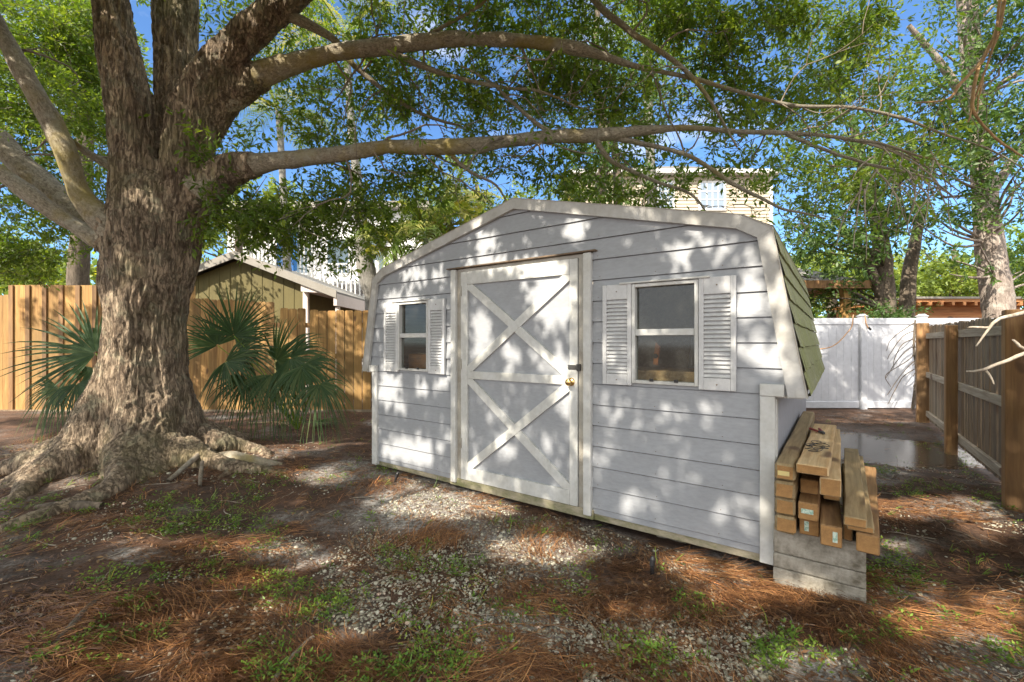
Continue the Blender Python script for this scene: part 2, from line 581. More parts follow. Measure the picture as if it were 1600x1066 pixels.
SAND = [(700, 800, 130, 45), (850, 850, 140, 40), (520, 752, 60, 14), (450, 870, 70, 18), (800, 985, 90, 40),
        (1100, 890, 110, 40), (1500, 970, 140, 50), (1250, 1040, 100, 30), (220, 870, 50, 14), (1400, 860, 50, 26), (1010, 960, 60, 30),
        (900, 760, 60, 10), (1480, 800, 90, 20), (1430, 940, 110, 30), (1400, 1010, 80, 26), (1540, 1040, 80, 30), (560, 740, 70, 14), (1380, 745, 60, 14)]
GRAV = [(640, 905, 130, 65), (760, 950, 130, 55), (900, 960, 120, 50), (850, 850, 130, 40), (700, 795, 90, 25), (980, 990, 120, 50),
        (1130, 1010, 110, 55), (590, 870, 60, 40), (740, 1010, 110, 45), (1110, 890, 70, 30), (450, 860, 45, 18), (560, 960, 40, 30), (960, 1050, 200, 20)]
NEED = [(1080, 930, 170, 40), (1230, 930, 130, 36), (1340, 980, 110, 30), (650, 760, 90, 18), (1300, 900, 90, 20), (820, 900, 60, 45),
        (340, 960, 150, 50), (150, 980, 160, 70), (450, 1040, 200, 40), (1000, 880, 90, 26), (1450, 800, 110, 22), (380, 730, 100, 24),
        (700, 850, 60, 16), (900, 1040, 120, 24), (1150, 860, 80, 30), (250, 700, 90, 30), (60, 700, 60, 20), (960, 830, 120, 20), (350, 870, 120, 30)]
WEED = [(300, 815, 100, 30), (270, 805, 70, 22), (350, 830, 70, 20), (380, 825, 60, 24), (180, 770, 50, 14), (210, 760, 30, 14), (440, 930, 60, 26), (520, 950, 60, 28), (600, 1050, 50, 14),
        (1220, 1030, 46, 34), (460, 1050, 50, 20), (180, 930, 40, 24), (1360, 740, 40, 10), (1400, 900, 70, 26), (1560, 780, 50, 14), (1440, 770, 70, 12),
        (110, 800, 60, 10), (610, 880, 30, 16), (1380, 1000, 60, 20), (250, 740, 40, 10), (400, 760, 60, 14), (1560, 1030, 60, 20)]


def grow_axis(lo, hi, fine_lo, fine_hi, step, far):
    a = list(np.arange(fine_lo, fine_hi + step, step))
    s = step; v = a[-1]
    while v < hi:
        s = min(s * 1.25, far); v += s; a.append(v)
    s = step; v = a[0]; b = []
    while v > lo:
        s = min(s * 1.25, far); v -= s; b.append(v)
    return np.array(b[::-1] + a)


gx = grow_axis(-320, 320, -6.5, 7.5, 0.03, 40)
gy = grow_axis(-80, 520, 1.2, 8.8, 0.03, 40)
GX, GY = np.meshgrid(gx, gy)
q = np.stack([GX.ravel(), GY.ravel(), 0 * GX.ravel()], -1)
gp = gpx(GX.ravel(), GY.ravel())
wob = (fbm(q * 2.3, 4, 31) - 0.5) * 3.0
near = (np.hypot(GX.ravel(), GY.ravel()) < 12) & (GY.ravel() > 0.8)
a_sand = np.where(near, np.clip(ell(gp[0], gp[1], SAND) * 1.1 + wob * 0.9 - 0.12, 0, 1), 0.15)
GZ = gh(GX, GY)
fine = (fbm(q * 22, 3, 77) - 0.5) * 0.018 * np.where(near, 1, 0)
V = np.stack([GX.ravel(), GY.ravel(), GZ.ravel() + fine], -1)
ny, nx = GX.shape
ii = (np.arange(ny - 1)[:, None] * nx + np.arange(nx - 1)[None, :]).ravel()
F = np.stack([ii, ii + 1, ii + 1 + nx, ii + nx], -1)
m, nt, b = new_mat('yard_soil')
n1 = noise(nt, 2.2, 8, 0.7)
n2 = noise(nt, 30, 6, 0.75)
n3 = noise(nt, 110, 4, 0.7)
soil = mixc(nt, ramp(nt, n1, [(0.35, 0), (0.65, 1)]), (0.042, 0.026, 0.018), (0.14, 0.072, 0.042))
soil = mixc(nt, ramp(nt, n2, [(0.50, 0), (0.68, 0.75)]), soil, (0.18, 0.10, 0.06))
sandc = mixc(nt, ramp(nt, n2, [(0.35, 0), (0.6, 1)]), (0.20, 0.185, 0.165), (0.44, 0.42, 0.40))
sf = mathn(nt, 'MULTIPLY', attr(nt, 'sand'), ramp(nt, n2, [(0.36, 0.25), (0.56, 1.0)]))
c = mixc(nt, sf, soil, sandc)
c = mixc(nt, 1.0, c, ramp(nt, n3, [(0.3, 0.55), (0.7, 1.15)]), 'MULTIPLY')
wet = attr(nt, 'wet')
c = mixc(nt, mathn(nt, 'MULTIPLY', wet, 0.75), c, (0.03, 0.024, 0.02))
nt.links.new(c, b.inputs['Base Color'])
b.inputs['Roughness'].default_value = 0.95
nt.links.new(ramp(nt, wet, [(0.2, 0.95), (0.9, 0.35)]), b.inputs['Roughness'])
bump(nt, b, mathn(nt, 'ADD', n2, mathn(nt, 'MULTIPLY', n3, 0.5)), 0.9, 0.012)
wetv = np.exp(-(((V[:, 0] - 5.0) / 1.6) ** 2 + ((V[:, 1] - 5.9) / 1.5) ** 2) ** 1.5)
tag(link('ground', np_mesh('ground', V, F, True, {'sand': a_sand, 'wet': wetv}), None, m), kind='structure')

# puddle of rain water on the low corner beyond the timber stack
m, nt, b = new_mat('rain_water')
b.inputs['Base Color'].default_value = (0.06, 0.05, 0.038, 1)
b.inputs['Roughness'].default_value = 0.14
b.inputs['IOR'].default_value = 1.33
b.inputs['Specular IOR Level'].default_value = 0.55
bump(nt, b, noise(nt, 7, 3, 0.5), 0.05, 0.01)
mb = MB()
pts = []
for k in range(40):
    a = k / 40 * 2 * math.pi
    pts.append((4.75 + 1.05 * math.cos(a) + .25 * math.sin(a), 6.0 + 1.4 * math.sin(a)))
mb.prism(pts, -0.12, -0.033, axis='z')
tag(mb.build('rain_puddle', m), kind='structure')


# ------------------------------------------------------------------ scatter on the ground
SHED_A = math.radians(-36.0)
SHX = np.array([0.8090, -0.5878]); SHY = np.array([0.5878, 0.8090])
SHO = np.array([0.036, 3.683])


def in_shed(x, y, mrg=0.02):
    dx = x - SHO[0]; dy = y - SHO[1]
    lx = dx * SHX[0] + dy * SHX[1]; ly = dx * SHY[0] + dy * SHY[1]
    return (np.abs(lx) < 1.84 + mrg) & (ly > -mrg) & (ly < 3.2)


def scatter(n, mask, floor, seed, x0=-6.5, x1=7.0, y0=1.45, y1=8.6, near_bias=True):
    """points on the visible yard; density follows the soft mask"""
    r = np.random.default_rng(seed)
    out = np.zeros((0, 2))
    while len(out) < n:
        k = n * 4
        if near_bias:                      # more of them where they can be told apart
            y = y0 * (y1 / y0) ** r.random(k)
        else:
            y = y0 + (y1 - y0) * r.random(k)
        x = (r.random(k) * 2 - 1) * y * 1.35
        ok = (x > x0) & (x < x1)
        px, py = gpx(x, y)
        w = floor + (1 - floor) * np.clip(ell(px, py, mask) * 1.0 + (fbm(np.stack([x, y, 0 * x], -1) * 3.1, 3, seed) - 0.5) * 2.2, 0, 1) if mask else np.ones(k)
        ok &= (r.random(k) < w) & ~in_shed(x, y)
        out = np.concatenate([out, np.stack([x[ok], y[ok]], -1)])
    return out[:n]


# pebbles
ph = (1 + 5 ** 0.5) / 2
ICO_V = norm(np.array([(-1, ph, 0), (1, ph, 0), (-1, -ph, 0), (1, -ph, 0), (0, -1, ph), (0, 1, ph), (0, -1, -ph), (0, 1, -ph), (ph, 0, -1), (ph, 0, 1), (-ph, 0, -1), (-ph, 0, 1)], float))
ICO_F = np.array([(0, 11, 5), (0, 5, 1), (0, 1, 7), (0, 7, 10), (0, 10, 11), (1, 5, 9), (5, 11, 4), (11, 10, 2), (10, 7, 6), (7, 1, 8), (3, 9, 4), (3, 4, 2), (3, 2, 6), (3, 6, 8), (3, 8, 9), (4, 9, 5), (2, 4, 11), (6, 2, 10), (8, 6, 7), (9, 8, 1)])
pt = scatter(22000, GRAV, 0.006, 5, y1=5.6)
N = len(pt)
sz = rng.gamma(2.6, 0.0015, N)[:, None, None] + 0.002
v = ICO_V[None] * (1 + rng.uniform(-.28, .28, (N, 12, 1))) * sz * rng.uniform(0.7, 1.25, (N, 1, 3))
v[:, :, 2] *= 0.7
a = rng.random(N) * 6.28
ca, sa = np.cos(a)[:, None], np.sin(a)[:, None]
v = np.stack([v[..., 0] * ca - v[..., 1] * sa, v[..., 0] * sa + v[..., 1] * ca, v[..., 2]], -1)
z = gh(pt[:, 0], pt[:, 1])
v += np.stack([pt[:, 0], pt[:, 1], z + sz[:, 0, 0] * 0.28], -1)[:, None, :]
F = (ICO_F[None] + 12 * np.arange(N)[:, None, None]).reshape(-1, 3)
tag(link('gravel', np_mesh('gravel', v.reshape(-1, 3), F, False, {'rnd': np.repeat(rng.beta(1.6, 1.6, N), 12)}), None, M_STONE), kind='stuff')


def strips(name, pt, L, W, mat, zoff=0.004, curl=0.35, seed=1, tilt=0.25, seg=3, bundle=1, rnd=None):
    """thin curved strips lying about: pine needles, grass"""
    r = np.random.default_rng(seed)
    pt = np.repeat(pt, bundle, 0)
    N = len(pt)
    base = np.repeat(r.random(N // bundle) * 6.28, bundle)
    if seed == 21:                    # needles lie roughly combed by wind and rake
        base = np.repeat(fbm(np.stack([pt[::bundle, 0], pt[::bundle, 1], 0 * pt[::bundle, 0]], -1) * 1.3, 2, 4) * 9 + r.normal(0, .55, N // bundle), bundle)
    a = base + r.normal(0, 0.22, N)
    cv = r.normal(0, curl, N)
    l = L * r.uniform(0.55, 1.15, N)
    p = np.zeros((N, seg + 1, 3))
    cur = np.stack([pt[:, 0], pt[:, 1]], -1) + r.normal(0, .006, (N, 2))
    tl = np.abs(r.normal(0, tilt, N))
    hgt = r.random(N) * 0.012 + zoff
    side = np.zeros((N, seg + 1, 2))
    for s in range(seg + 1):
        t = s / seg
        p[:, s, 0] = cur[:, 0]; p[:, s, 1] = cur[:, 1]
        p[:, s, 2] = hgt + l * tl * t * (1 - 0.35 * t)
        side[:, s, 0] = -np.sin(a); side[:, s, 1] = np.cos(a)
        cur = cur + np.stack([np.cos(a), np.sin(a)], -1) * (l / seg)[:, None]
        a = a + cv / seg
    bz = gh(p[..., 0].ravel(), p[..., 1].ravel()).reshape(N, seg + 1)
    p[..., 2] += bz
    w = W * r.uniform(0.7, 1.3, N)
    tw = r.uniform(0.3, 1.0, N)
    tap = np.array([1.0] * seg + [0.35])
    dx = np.concatenate([side, (1 - tw)[:, None, None] * np.ones((N, seg + 1, 1))], -1) * (w[:, None] * tap[None, :])[..., None] * 0.5
    V = np.stack([p - dx, p + dx], 2).reshape(-1, 3)
    ii = (np.arange(N)[:, None] * (2 * seg + 2) + 2 * np.arange(seg)[None, :]).ravel()
    F = np.stack([ii, ii + 2, ii + 3, ii + 1], -1)
    rv = np.clip(r.beta(2, 2, N), 0, .97) if rnd is None else rnd(r, N)
    return tag(link(name, np_mesh(name, V, F, False, {'rnd': np.repeat(rv, 2 * seg + 2)}), None, mat), kind='stuff')


strips('pine_needles', scatter(16000, NEED, 0.10, 21, y1=8.4), 0.15, 0.0021, M_NEEDLE, seed=21, bundle=3, curl=0.5)
strips('grass_blades', scatter(420, WEED, 0.01, 22, y1=7.5), 0.06, 0.003, M_WEED, seed=22, bundle=4, tilt=0.8, curl=0.6, zoff=0.0)

# dead leaves
pt = scatter(14000, NEED, 0.35, 33, y1=8.4)
N = len(pt)
a = rng.random(N) * 6.28
nr = norm(np.stack([rng.normal(0, .4, N), rng.normal(0, .4, N), np.ones(N)], -1))
pos = np.stack([pt[:, 0], pt[:, 1], gh(pt[:, 0], pt[:, 1]) + rng.random(N) * 0.01 + 0.004], -1)
me = leaves_mesh('leaf_litter', pos, np.stack([np.cos(a), np.sin(a), rng.normal(0, .25, N)], -1), nr, rng.uniform(.018, .05, N), rng.uniform(.008, .018, N), rng.beta(2, 2.2, N))
tag(link('leaf_litter', me, None, M_LITTER), kind='stuff')

# weeds: little rosettes of leaves
pt = scatter(1500, WEED, 0.004, 44, y1=7.6)
K = 14
N = len(pt)
c = np.repeat(pt, K, 0)
a = rng.random(N * K) * 6.28
rad = rng.random(N * K) * 0.04
hh = rng.random(N * K) * 0.035
x = c[:, 0] + np.cos(a) * rad; y = c[:, 1] + np.sin(a) * rad
pos = np.stack([x, y, gh(x, y) + 0.006 + hh], -1)
ax = np.stack([np.cos(a), np.sin(a), rng.uniform(-.1, .9, N * K)], -1)
me = leaves_mesh('weeds', pos, ax, np.tile([0, 0, 1.0], (N * K, 1)) + rng.normal(0, .3, (N * K, 3)), rng.uniform(.010, .026, N * K), rng.uniform(.006, .012, N * K), np.repeat(rng.random(N), K) * .7 + rng.random(N * K) * .25)
tag(link('weeds', me, None, M_WEED), kind='stuff')

# twigs and sticks fallen on the ground
B = Bundle()
pt = scatter(420, None, 1, 55, y1=8)
for i, (x, y) in enumerate(pt):
    a = rng.random() * 6.28; L = rng.uniform(.06, .28); k = 5
    w = rng.normal(0, .012, (k, 2)).cumsum(0)
    xs = x + np.cos(a) * L * np.linspace(0, 1, k) + w[:, 0]; ys = y + np.sin(a) * L * np.linspace(0, 1, k) + w[:, 1]
    r0 = rng.uniform(.002, .005)
    B.tube(np.stack([xs, ys, gh(xs, ys) + r0 * 1.5, np.linspace(r0, r0 * .5, k)], -1), 5)
tag(link('twig_litter', B.mesh('twig_litter'), None, M_DEAD), kind='stuff')

# ================================================================== SHED
shed = thing('garden_shed', 'grey garden shed with gambrel roof, white trim, crossed white door and two shuttered windows', 'shed',
             (SHO[0], SHO[1], 0), SHED_A)
PROF = [(1.84, 0.097), (1.84, 1.036), (1.99, 1.036), (1.82, 1.993), (1.67, 2.085), (0.0, 2.494)]   # half outline (x, z)
DEPTH = 3.15


def half_w(z):
    """half width of the sided front at height z"""
    if z <= 1.036: return 1.82
    for (xa, za), (xb, zb) in zip(PROF[2:], PROF[3:]):
        if z <= zb:
            return xa + (xb - xa) * (z - za) / (zb - za) - 0.01
    return 0.0


DOOR = (-0.70, 0.69, 0.0, 2.0)
WINS = [(-1.43, -0.99), (0.99, 1.43)]
WZ = (1.075, 1.735)

# lap siding of the front
bh = 0.15
brk = sorted(set([0.097] + [round(0.14 + bh * k, 4) for k in range(16)] + [1.036, 1.993, 2.085, 2.494, WZ[0], WZ[1], DOOR[3]]))
mb = bmesh.new()


def quad(pts):
    mb.faces.new([mb.verts.new(p) for p in pts])


for z0, z1 in zip(brk, brk[1:]):
    k = math.floor((0.5 * (z0 + z1) - 0.14) / bh)
    zb = 0.14 + bh * k
    out = lambda z: -(0.018 - 0.012 * (z - zb) / bh)
    e = 1e-4
    w0, w1 = half_w(z0 + e), half_w(z1 - e)
    holes = []
    if z1 <= DOOR[3] + e: holes.append(DOOR[:2])
    if z0 >= WZ[0] - e and z1 <= WZ[1] + e: holes += WINS
    holes.sort()
    xs = [None] + [h for h in holes] + [None]
    left = None
    segs = []
    for i in range(len(xs) - 1):
        l = xs[i][1] if xs[i] else None
        r = xs[i + 1][0] if xs[i + 1] else None
        segs.append((l, r))
    for l, r in segs:
        l0, l1 = (-w0, -w1) if l is None else (l, l)
        r0, r1 = (w0, w1) if r is None else (r, r)
        top = abs(z1 - (zb + bh)) < 1e-3
        z1g = z1 - (0.006 if top else 0)
        quad([(l0, out(z0), z0), (r0, out(z0), z0), (r1, out(z1g), z1g), (l1, out(z1g), z1g)])
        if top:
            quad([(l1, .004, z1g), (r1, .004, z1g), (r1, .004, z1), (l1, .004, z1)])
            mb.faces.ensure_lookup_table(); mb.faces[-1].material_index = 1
        if abs(z0 - zb) < 1e-3 or z0 == 0.097:
            quad([(l0, 0.01, z0), (r0, 0.01, z0), (r0, out(z0), z0), (l0, out(z0), z0)])
me = bpy.data.meshes.new('front_siding')
mb.to_mesh(me); mb.free()
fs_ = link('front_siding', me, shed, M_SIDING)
me.materials.append(paint('seam_shade', (0.07, 0.065, 0.06), (0.12, 0.11, 0.09), .5, 9, .9))  # dark strips in the lap grooves paint in the shadow line and gap
# nail heads
mbn = MB()
rn = random.Random(3)
for k in range(14):
    zz_ = 0.14 + bh * k + 0.022
    for xn in [-1.70 + .4064 * j for j in range(9)]:
        if abs(xn) > half_w(zz_) - .08 or (DOOR[0] - .03 < xn < DOOR[1] + .03 and zz_ < 2.03) or (abs(abs(xn) - 1.21) < .45 and 1.03 < zz_ < 1.76): continue
        xx_ = xn + rn.uniform(-.012, .012)
        mbn.cyl((xx_, -.0140, zz_), (xx_, -.0175, zz_), .0032, .0030, 6)
nh_ = mbn.build('nail_heads', M_RUST, shed)
nh_['kind'] = 'stuff'

# side and back walls, floor, interior lining
mb = MB()
M_SIDE = paint('side_paint', (0.42, 0.44, 0.50), (0.34, 0.35, 0.39), 0.5, 2.0, 0.5)
for s in (-1, 1):
    a, b_ = (1.80, 1.835) if s > 0 else (-1.835, -1.80)
    MB().box(a, b_, 0.03, DEPTH, 0.097, 1.10).build('side_wall', M_SIDE, shed)
mb = MB()
mb.prism([(-1.80, 0.10), (1.80, 0.10), (1.80, 1.05), (1.93, 1.05), (1.78, 1.95), (0, 2.42), (-1.78, 1.95), (-1.93, 1.05), (-1.80, 1.05)], DEPTH - 0.03, DEPTH)
mb.build('back_wall', M_LUM_OLD, shed)
mb = MB()
mb.box(-1.79, 1.79, 0.03, DEPTH - 0.03, 0.08, 0.12)
mb.build('floor_deck', M_LUM_OLD, shed)
mb = MB()
MB().box(-1.83, 1.83, 0.004, 0.045, 0.045, 0.095, 0.004).build('skid_board', M_SKID, shed)
MB().box(-1.83, -1.79, 0.05, DEPTH, 0.045, 0.095).build('skid_board', M_SKID, shed)
MB().box(1.79, 1.83, 0.05, DEPTH, 0.045, 0.095).build('skid_board', M_SKID, shed)
MB().box(-0.72, 0.70, -0.03, 0.003, 0.052, 0.122, 0.006).build('door_sill', M_SKID, shed)
for x in (-1.2, 0.0, 1.2):
    for y in (0.25, 1.6, 2.9):
        MB().box(x - .1, x + .1, y - .1, y + .1, -0.1, 0.044).build('pier', M_CONC, shed)

# roof: upper slopes and steep mossy sides in shingle courses
m, nt, b = new_mat('mossy_shingle')
n1 = noise(nt, 1.6, 6, 0.7); n2 = noise(nt, 45, 4, 0.7); n3 = noise(nt, 6, 5, 0.7, stretch=(1, 1, .5))
c = mixc(nt, ramp(nt, n1, [(0.3, 0), (0.62, 1)]), (0.30, 0.29, 0.21), (0.26, 0.28, 0.10))
c = mixc(nt, ramp(nt, n3, [(0.55, 0), (0.7, .6)]), c, (0.46, 0.46, 0.32))
c = mixc(nt, 1.0, c, ramp(nt, n2, [(0.3, 0.6), (0.7, 1.2)]), 'MULTIPLY')
nt.links.new(c, b.inputs['Base Color']); b.inputs['Roughness'].default_value = 0.95
bump(nt, b, n2, 0.8, 0.006)
mb = bmesh.new()


def course(xa, za, xb, zb, s, n, lip=0.012):
    """shingle courses from (xa,za) low to (xb,zb) high on side s"""
    nx_, nz_ = (zb - za), (xa - xb)
    l = math.hypot(nx_, nz_); nx_, nz_ = nx_ / l, nz_ / l
    for k in range(n):
        t0, t1 = k / n, (k + 1) / n
        o0, o1 = 0.012 + lip, 0.012
        p = lambda t, o: (s * (xa + (xb - xa) * t + nx_ * o), za + (zb - za) * t + nz_ * o)
        x0, z0 = p(t0, o0); x1, z1 = p(t1, o1); x2, z2 = p(t0, 0.004)
        y = -0.02
        tabs = 14
        off = (k % 2) * 0.5
        ys = [y] + [y + (DEPTH + .06) * (j + off) / tabs for j in range(1 if off == 0 else 0, tabs)] + [DEPTH + 0.04]
        for ya, yb in zip(ys, ys[1:]):
            g = 0.004
            dz = random.uniform(-.004, .004)
            v = [mb.verts.new(c_) for c_ in ((x0, ya + g, z0 + dz), (x0, yb - g, z0 + dz), (x1, yb - g, z1), (x1, ya + g, z1))]
            mb.faces.new(v if s < 0 else v[::-1])
            v = [mb.verts.new(c_) for c_ in ((x0, ya + g, z0 + dz), (x0, yb - g, z0 + dz), (x2, yb - g, z2), (x2, ya + g, z2))]
            mb.faces.new(v if s > 0 else v[::-1])


for s in (-1, 1):
    course(1.99, 1.036, 1.82, 1.993, s, 7)
    course(1.82, 1.993, 1.67, 2.085, s, 1)
    course(1.67, 2.085, 0.0, 2.494, s, 12)
me = bpy.data.meshes.new('shingle_roof')
mb.to_mesh(me); mb.free()
roof = link('shingle_roof', me, shed, m)
mb = MB()
pr = [(1.98, 1.04), (1.81, 1.985), (1.66, 2.075), (0.0, 2.482)]
inn = [(1.95, 1.04), (1.78, 1.97), (1.645, 2.05), (0.0, 2.455)]
for s in (-1, 1):
    for (a, b2), (c2, d2) in zip(zip(pr, inn), list(zip(pr, inn))[1:]):
        mb.prism([(s * a[0], a[1]), (s * c2[0], c2[1]), (s * d2[0], d2[1]), (s * b2[0], b2[1])], 0.0, DEPTH + 0.02)
mb.build('roof_deck', M_LUM_OLD, shed)
for s in (-1, 1):
    a, b_ = sorted((s * 1.836, s * 1.975))
    MB().box(a, b_, 0.0, DEPTH + .02, 1.02, 1.038).build('soffit', M_TRIM, shed)

# fascia boards following the gambrel, in pieces butted at the bends
def offs(pts, d):
    """offset outline inwards"""
    r = []
    n = len(pts)
    for i in range(n):
        a = np.array(pts[max(i - 1, 0)]); b = np.array(pts[i]); c = np.array(pts[min(i + 1, n - 1)])
        def nn(p, q):
            t = q - p; t = t / (np.linalg.norm(t) + 1e-9); return np.array([-t[1], t[0]])
        if i == 0: m_ = nn(b, c); k = 1
        elif i == n - 1: m_ = nn(a, b); k = 1
        else:
            n1_, n2_ = nn(a, b), nn(b, c); m_ = (n1_ + n2_); m_ /= np.linalg.norm(m_); k = 1 / max(0.3, np.dot(m_, n1_))
        r.append(b + m_ * d * k)
    return r


outl = [(1.995, 1.03), (1.825, 2.0), (1.672, 2.095), (0.0, 2.508)]
inl = offs(outl, 0.080)
inl[-1] = np.array([0.0, 2.508 - 0.083]); inl[0] = np.array([1.995 - 0.090, 1.03])
for s in (-1, 1):
    for i in range(3):
        mb = MB()
        a, b_, c_, d_ = outl[i], outl[i + 1], inl[i + 1], inl[i]
        pp = 0.001 * i
        mb.prism([(s * a[0], a[1]), (s * b_[0], b_[1]), (s * c_[0], c_[1]), (s * d_[0], d_[1])], -0.045 - pp, -0.017)
        mb.build('fascia_board', M_FASCIA, shed)
    # thin metal drip edge
    mb = MB()
    for i in range(3):
        o2 = offs(outl, -0.006)
        a, b_, c_, d_ = outl[i], outl[i + 1], o2[i + 1], o2[i]
        mb.prism([(s * a[0], a[1] + .0), (s * b_[0], b_[1]), (s * c_[0], c_[1]), (s * d_[0], d_[1])], -0.05, 0.02)
    mb.build('drip_edge', M_METAL, shed)
    # eave return and corner board
    mb = MB()
    x0, x1 = sorted((s * 1.765, s * 1.888))
    mb.box(x0, x1, -0.047, -0.018, 1.03, 1.10, 0.003)
    mb.build('eave_return', M_TRIM, shed)
    mb = MB()
    x0, x1 = sorted((s * 1.765, s * 1.842))
    mb.box(x0, x1, -0.040, 0.0, 0.06, 1.029, 0.003)
    x0, x1 = sorted((s * 1.8365, s * 1.848))
    mb.box(x0, x1, 0.001, 0.07, 0.07, 1.015, 0.002)
    mb.build('corner_board', M_TRIM, shed)

# door frame
MB().box(-0.695, -0.637, -0.05, -0.01, 0.085, 1.99, 0.003).build('door_casing', M_TRIM, shed)
MB().box(0.630, 0.690, -0.05, -0.01, 0.085, 1.99, 0.003).build('door_casing', M_TRIM, shed)
MB().box(-0.636, -0.588, -0.02, 0.03, 0.10, 1.965).build('door_jamb', M_METAL, shed)
MB().box(0.582, 0.629, -0.02, 0.03, 0.10, 1.965).build('door_jamb', M_METAL, shed)
MB().box(-0.636, 0.629, -0.018, 0.03, 1.966, 1.992).build('door_header', M_METAL, shed)
mb = MB()
mb.box(-0.74, 0.73, -0.060, -0.012, 1.996, 2.006, 0.001)
mb.build('drip_cap', M_RUST, shed)

# door
door = MB().box(-0.583, 0.577, -0.012, 0.02, 0.126, 1.962).build('door', M_SIDING, shed)
y0, y1 = -0.034, -0.0125
st = [(-0.583, -0.508, 0.126, 1.962), (0.510, 0.577, 0.126, 1.962)]
for x0, x1, z0, z1 in st:
    MB().box(x0, x1, y0, y1, z0, z1, 0.002).build('stile', M_TRIM, door)
for z0, z1 in ((0.126, 0.235), (1.020, 1.087), (1.848, 1.962)):
    MB().box(-0.507, 0.509, y0 - 0.001, y1, z0, z1, 0.002).build('rail', M_TRIM, door)


def brace(xa, za, xb, zb, yo, w=0.07):
    """diagonal board clipped to the panel between stiles"""
    a = np.array([xa, za]); b_ = np.array([xb, zb])
    t = (b_ - a) / np.linalg.norm(b_ - a); n_ = np.array([-t[1], t[0]]) * w / 2
    p = [a + n_, b_ + n_, b_ - n_, a - n_]
    # clip to rectangle
    rx0, rx1 = min(xa, xb), max(xa, xb); rz0, rz1 = min(za, zb), max(za, zb)
    poly = [np.array(a - t * .2 + n_), b_ + t * .2 + n_, b_ + t * .2 - n_, a - t * .2 - n_]
    for ax, lim, sg in ((0, rx0, 1), (0, rx1, -1), (1, rz0, 1), (1, rz1, -1)):
        q_ = []
        for i in range(len(poly)):
            u, v_ = poly[i], poly[(i + 1) % len(poly)]
            iu, iv = (u[ax] - lim) * sg >= 0, (v_[ax] - lim) * sg >= 0
            if iu: q_.append(u)
            if iu != iv:
                k = (lim - u[ax]) / (v_[ax] - u[ax]); q_.append(u + (v_ - u) * k)
        poly = q_
    MB().prism([(p_[0], p_[1]) for p_ in poly], y0 + yo, y1).build('diagonal_brace', M_TRIM, door)


brace(-0.507, 1.847, 0.509, 1.088, 0.004)
brace(-0.507, 1.088, 0.509, 1.847, 0.001)
brace(-0.507, 1.019, 0.509, 0.236, 0.004)
brace(-0.507, 0.236, 0.509, 1.019, 0.001)
mb = MB()
mb.cyl((0.525, -0.034, 1.045), (0.525, -0.042, 1.045), 0.031, 0.029, 24)
mb.cyl((0.525, -0.042, 1.045), (0.525, -0.062, 1.045), 0.012, 0.014, 16)
mb.cyl((0.525, -0.062, 1.045), (0.525, -0.078, 1.045), 0.018, 0.028, 24)
mb.cyl((0.525, -0.078, 1.045), (0.525, -0.092, 1.045), 0.028, 0.019, 24)
mb.build('door_knob', M_BRASS, door, True)
mb = MB()
mb.box(0.500, 0.572, -0.040, -0.0345, 1.137, 1.172, 0.002)
mb.box(0.573, 0.600, -0.046, -0.0205, 1.130, 1.180, 0.002)
mb.cyl((0.586, -0.047, 1.14), (0.586, -0.047, 1.17), 0.006)
mb.build('hasp', M_BLACK, door)
mb = MB()
for z in (0.4, 1.1, 1.75):
    MB().box(-0.586, -0.572, -0.0395, -0.0345, z, z + .09).build('hinge', M_METAL, door)

# windows
m, nt, b = new_mat('window_glass')
nt.nodes.remove(b)
g = nt.nodes.new('ShaderNodeBsdfGlossy'); g.inputs['Roughness'].default_value = 0.06; g.inputs['Color'].default_value = (0.85, 0.88, 0.9, 1)
t = nt.nodes.new('ShaderNodeBsdfTransparent'); t.inputs['Color'].default_value = (0.75, 0.76, 0.74, 1)
d = nt.nodes.new('ShaderNodeBsdfDiffuse'); d.inputs['Color'].default_value = (0.28, 0.28, 0.26, 1)
mx = nt.nodes.new('ShaderNodeMixShader'); mx.inputs[0].default_value = 0.04
mx2 = nt.nodes.new('ShaderNodeMixShader')
nt.links.new(t.outputs[0], mx.inputs[1]); nt.links.new(g.outputs[0], mx.inputs[2])
nt.links.new(mathn(nt, 'MULTIPLY', ramp(nt, noise(nt, 4, 5, .6), [(0.4, 0.05), (0.7, 0.45)]), 0.22), mx2.inputs[0])
nt.links.new(mx.outputs[0], mx2.inputs[1]); nt.links.new(d.outputs[0], mx2.inputs[2])
nt.links.new(mx2.outputs[0], nt.nodes['Material Output'].inputs['Surface'])
M_GLASS = m
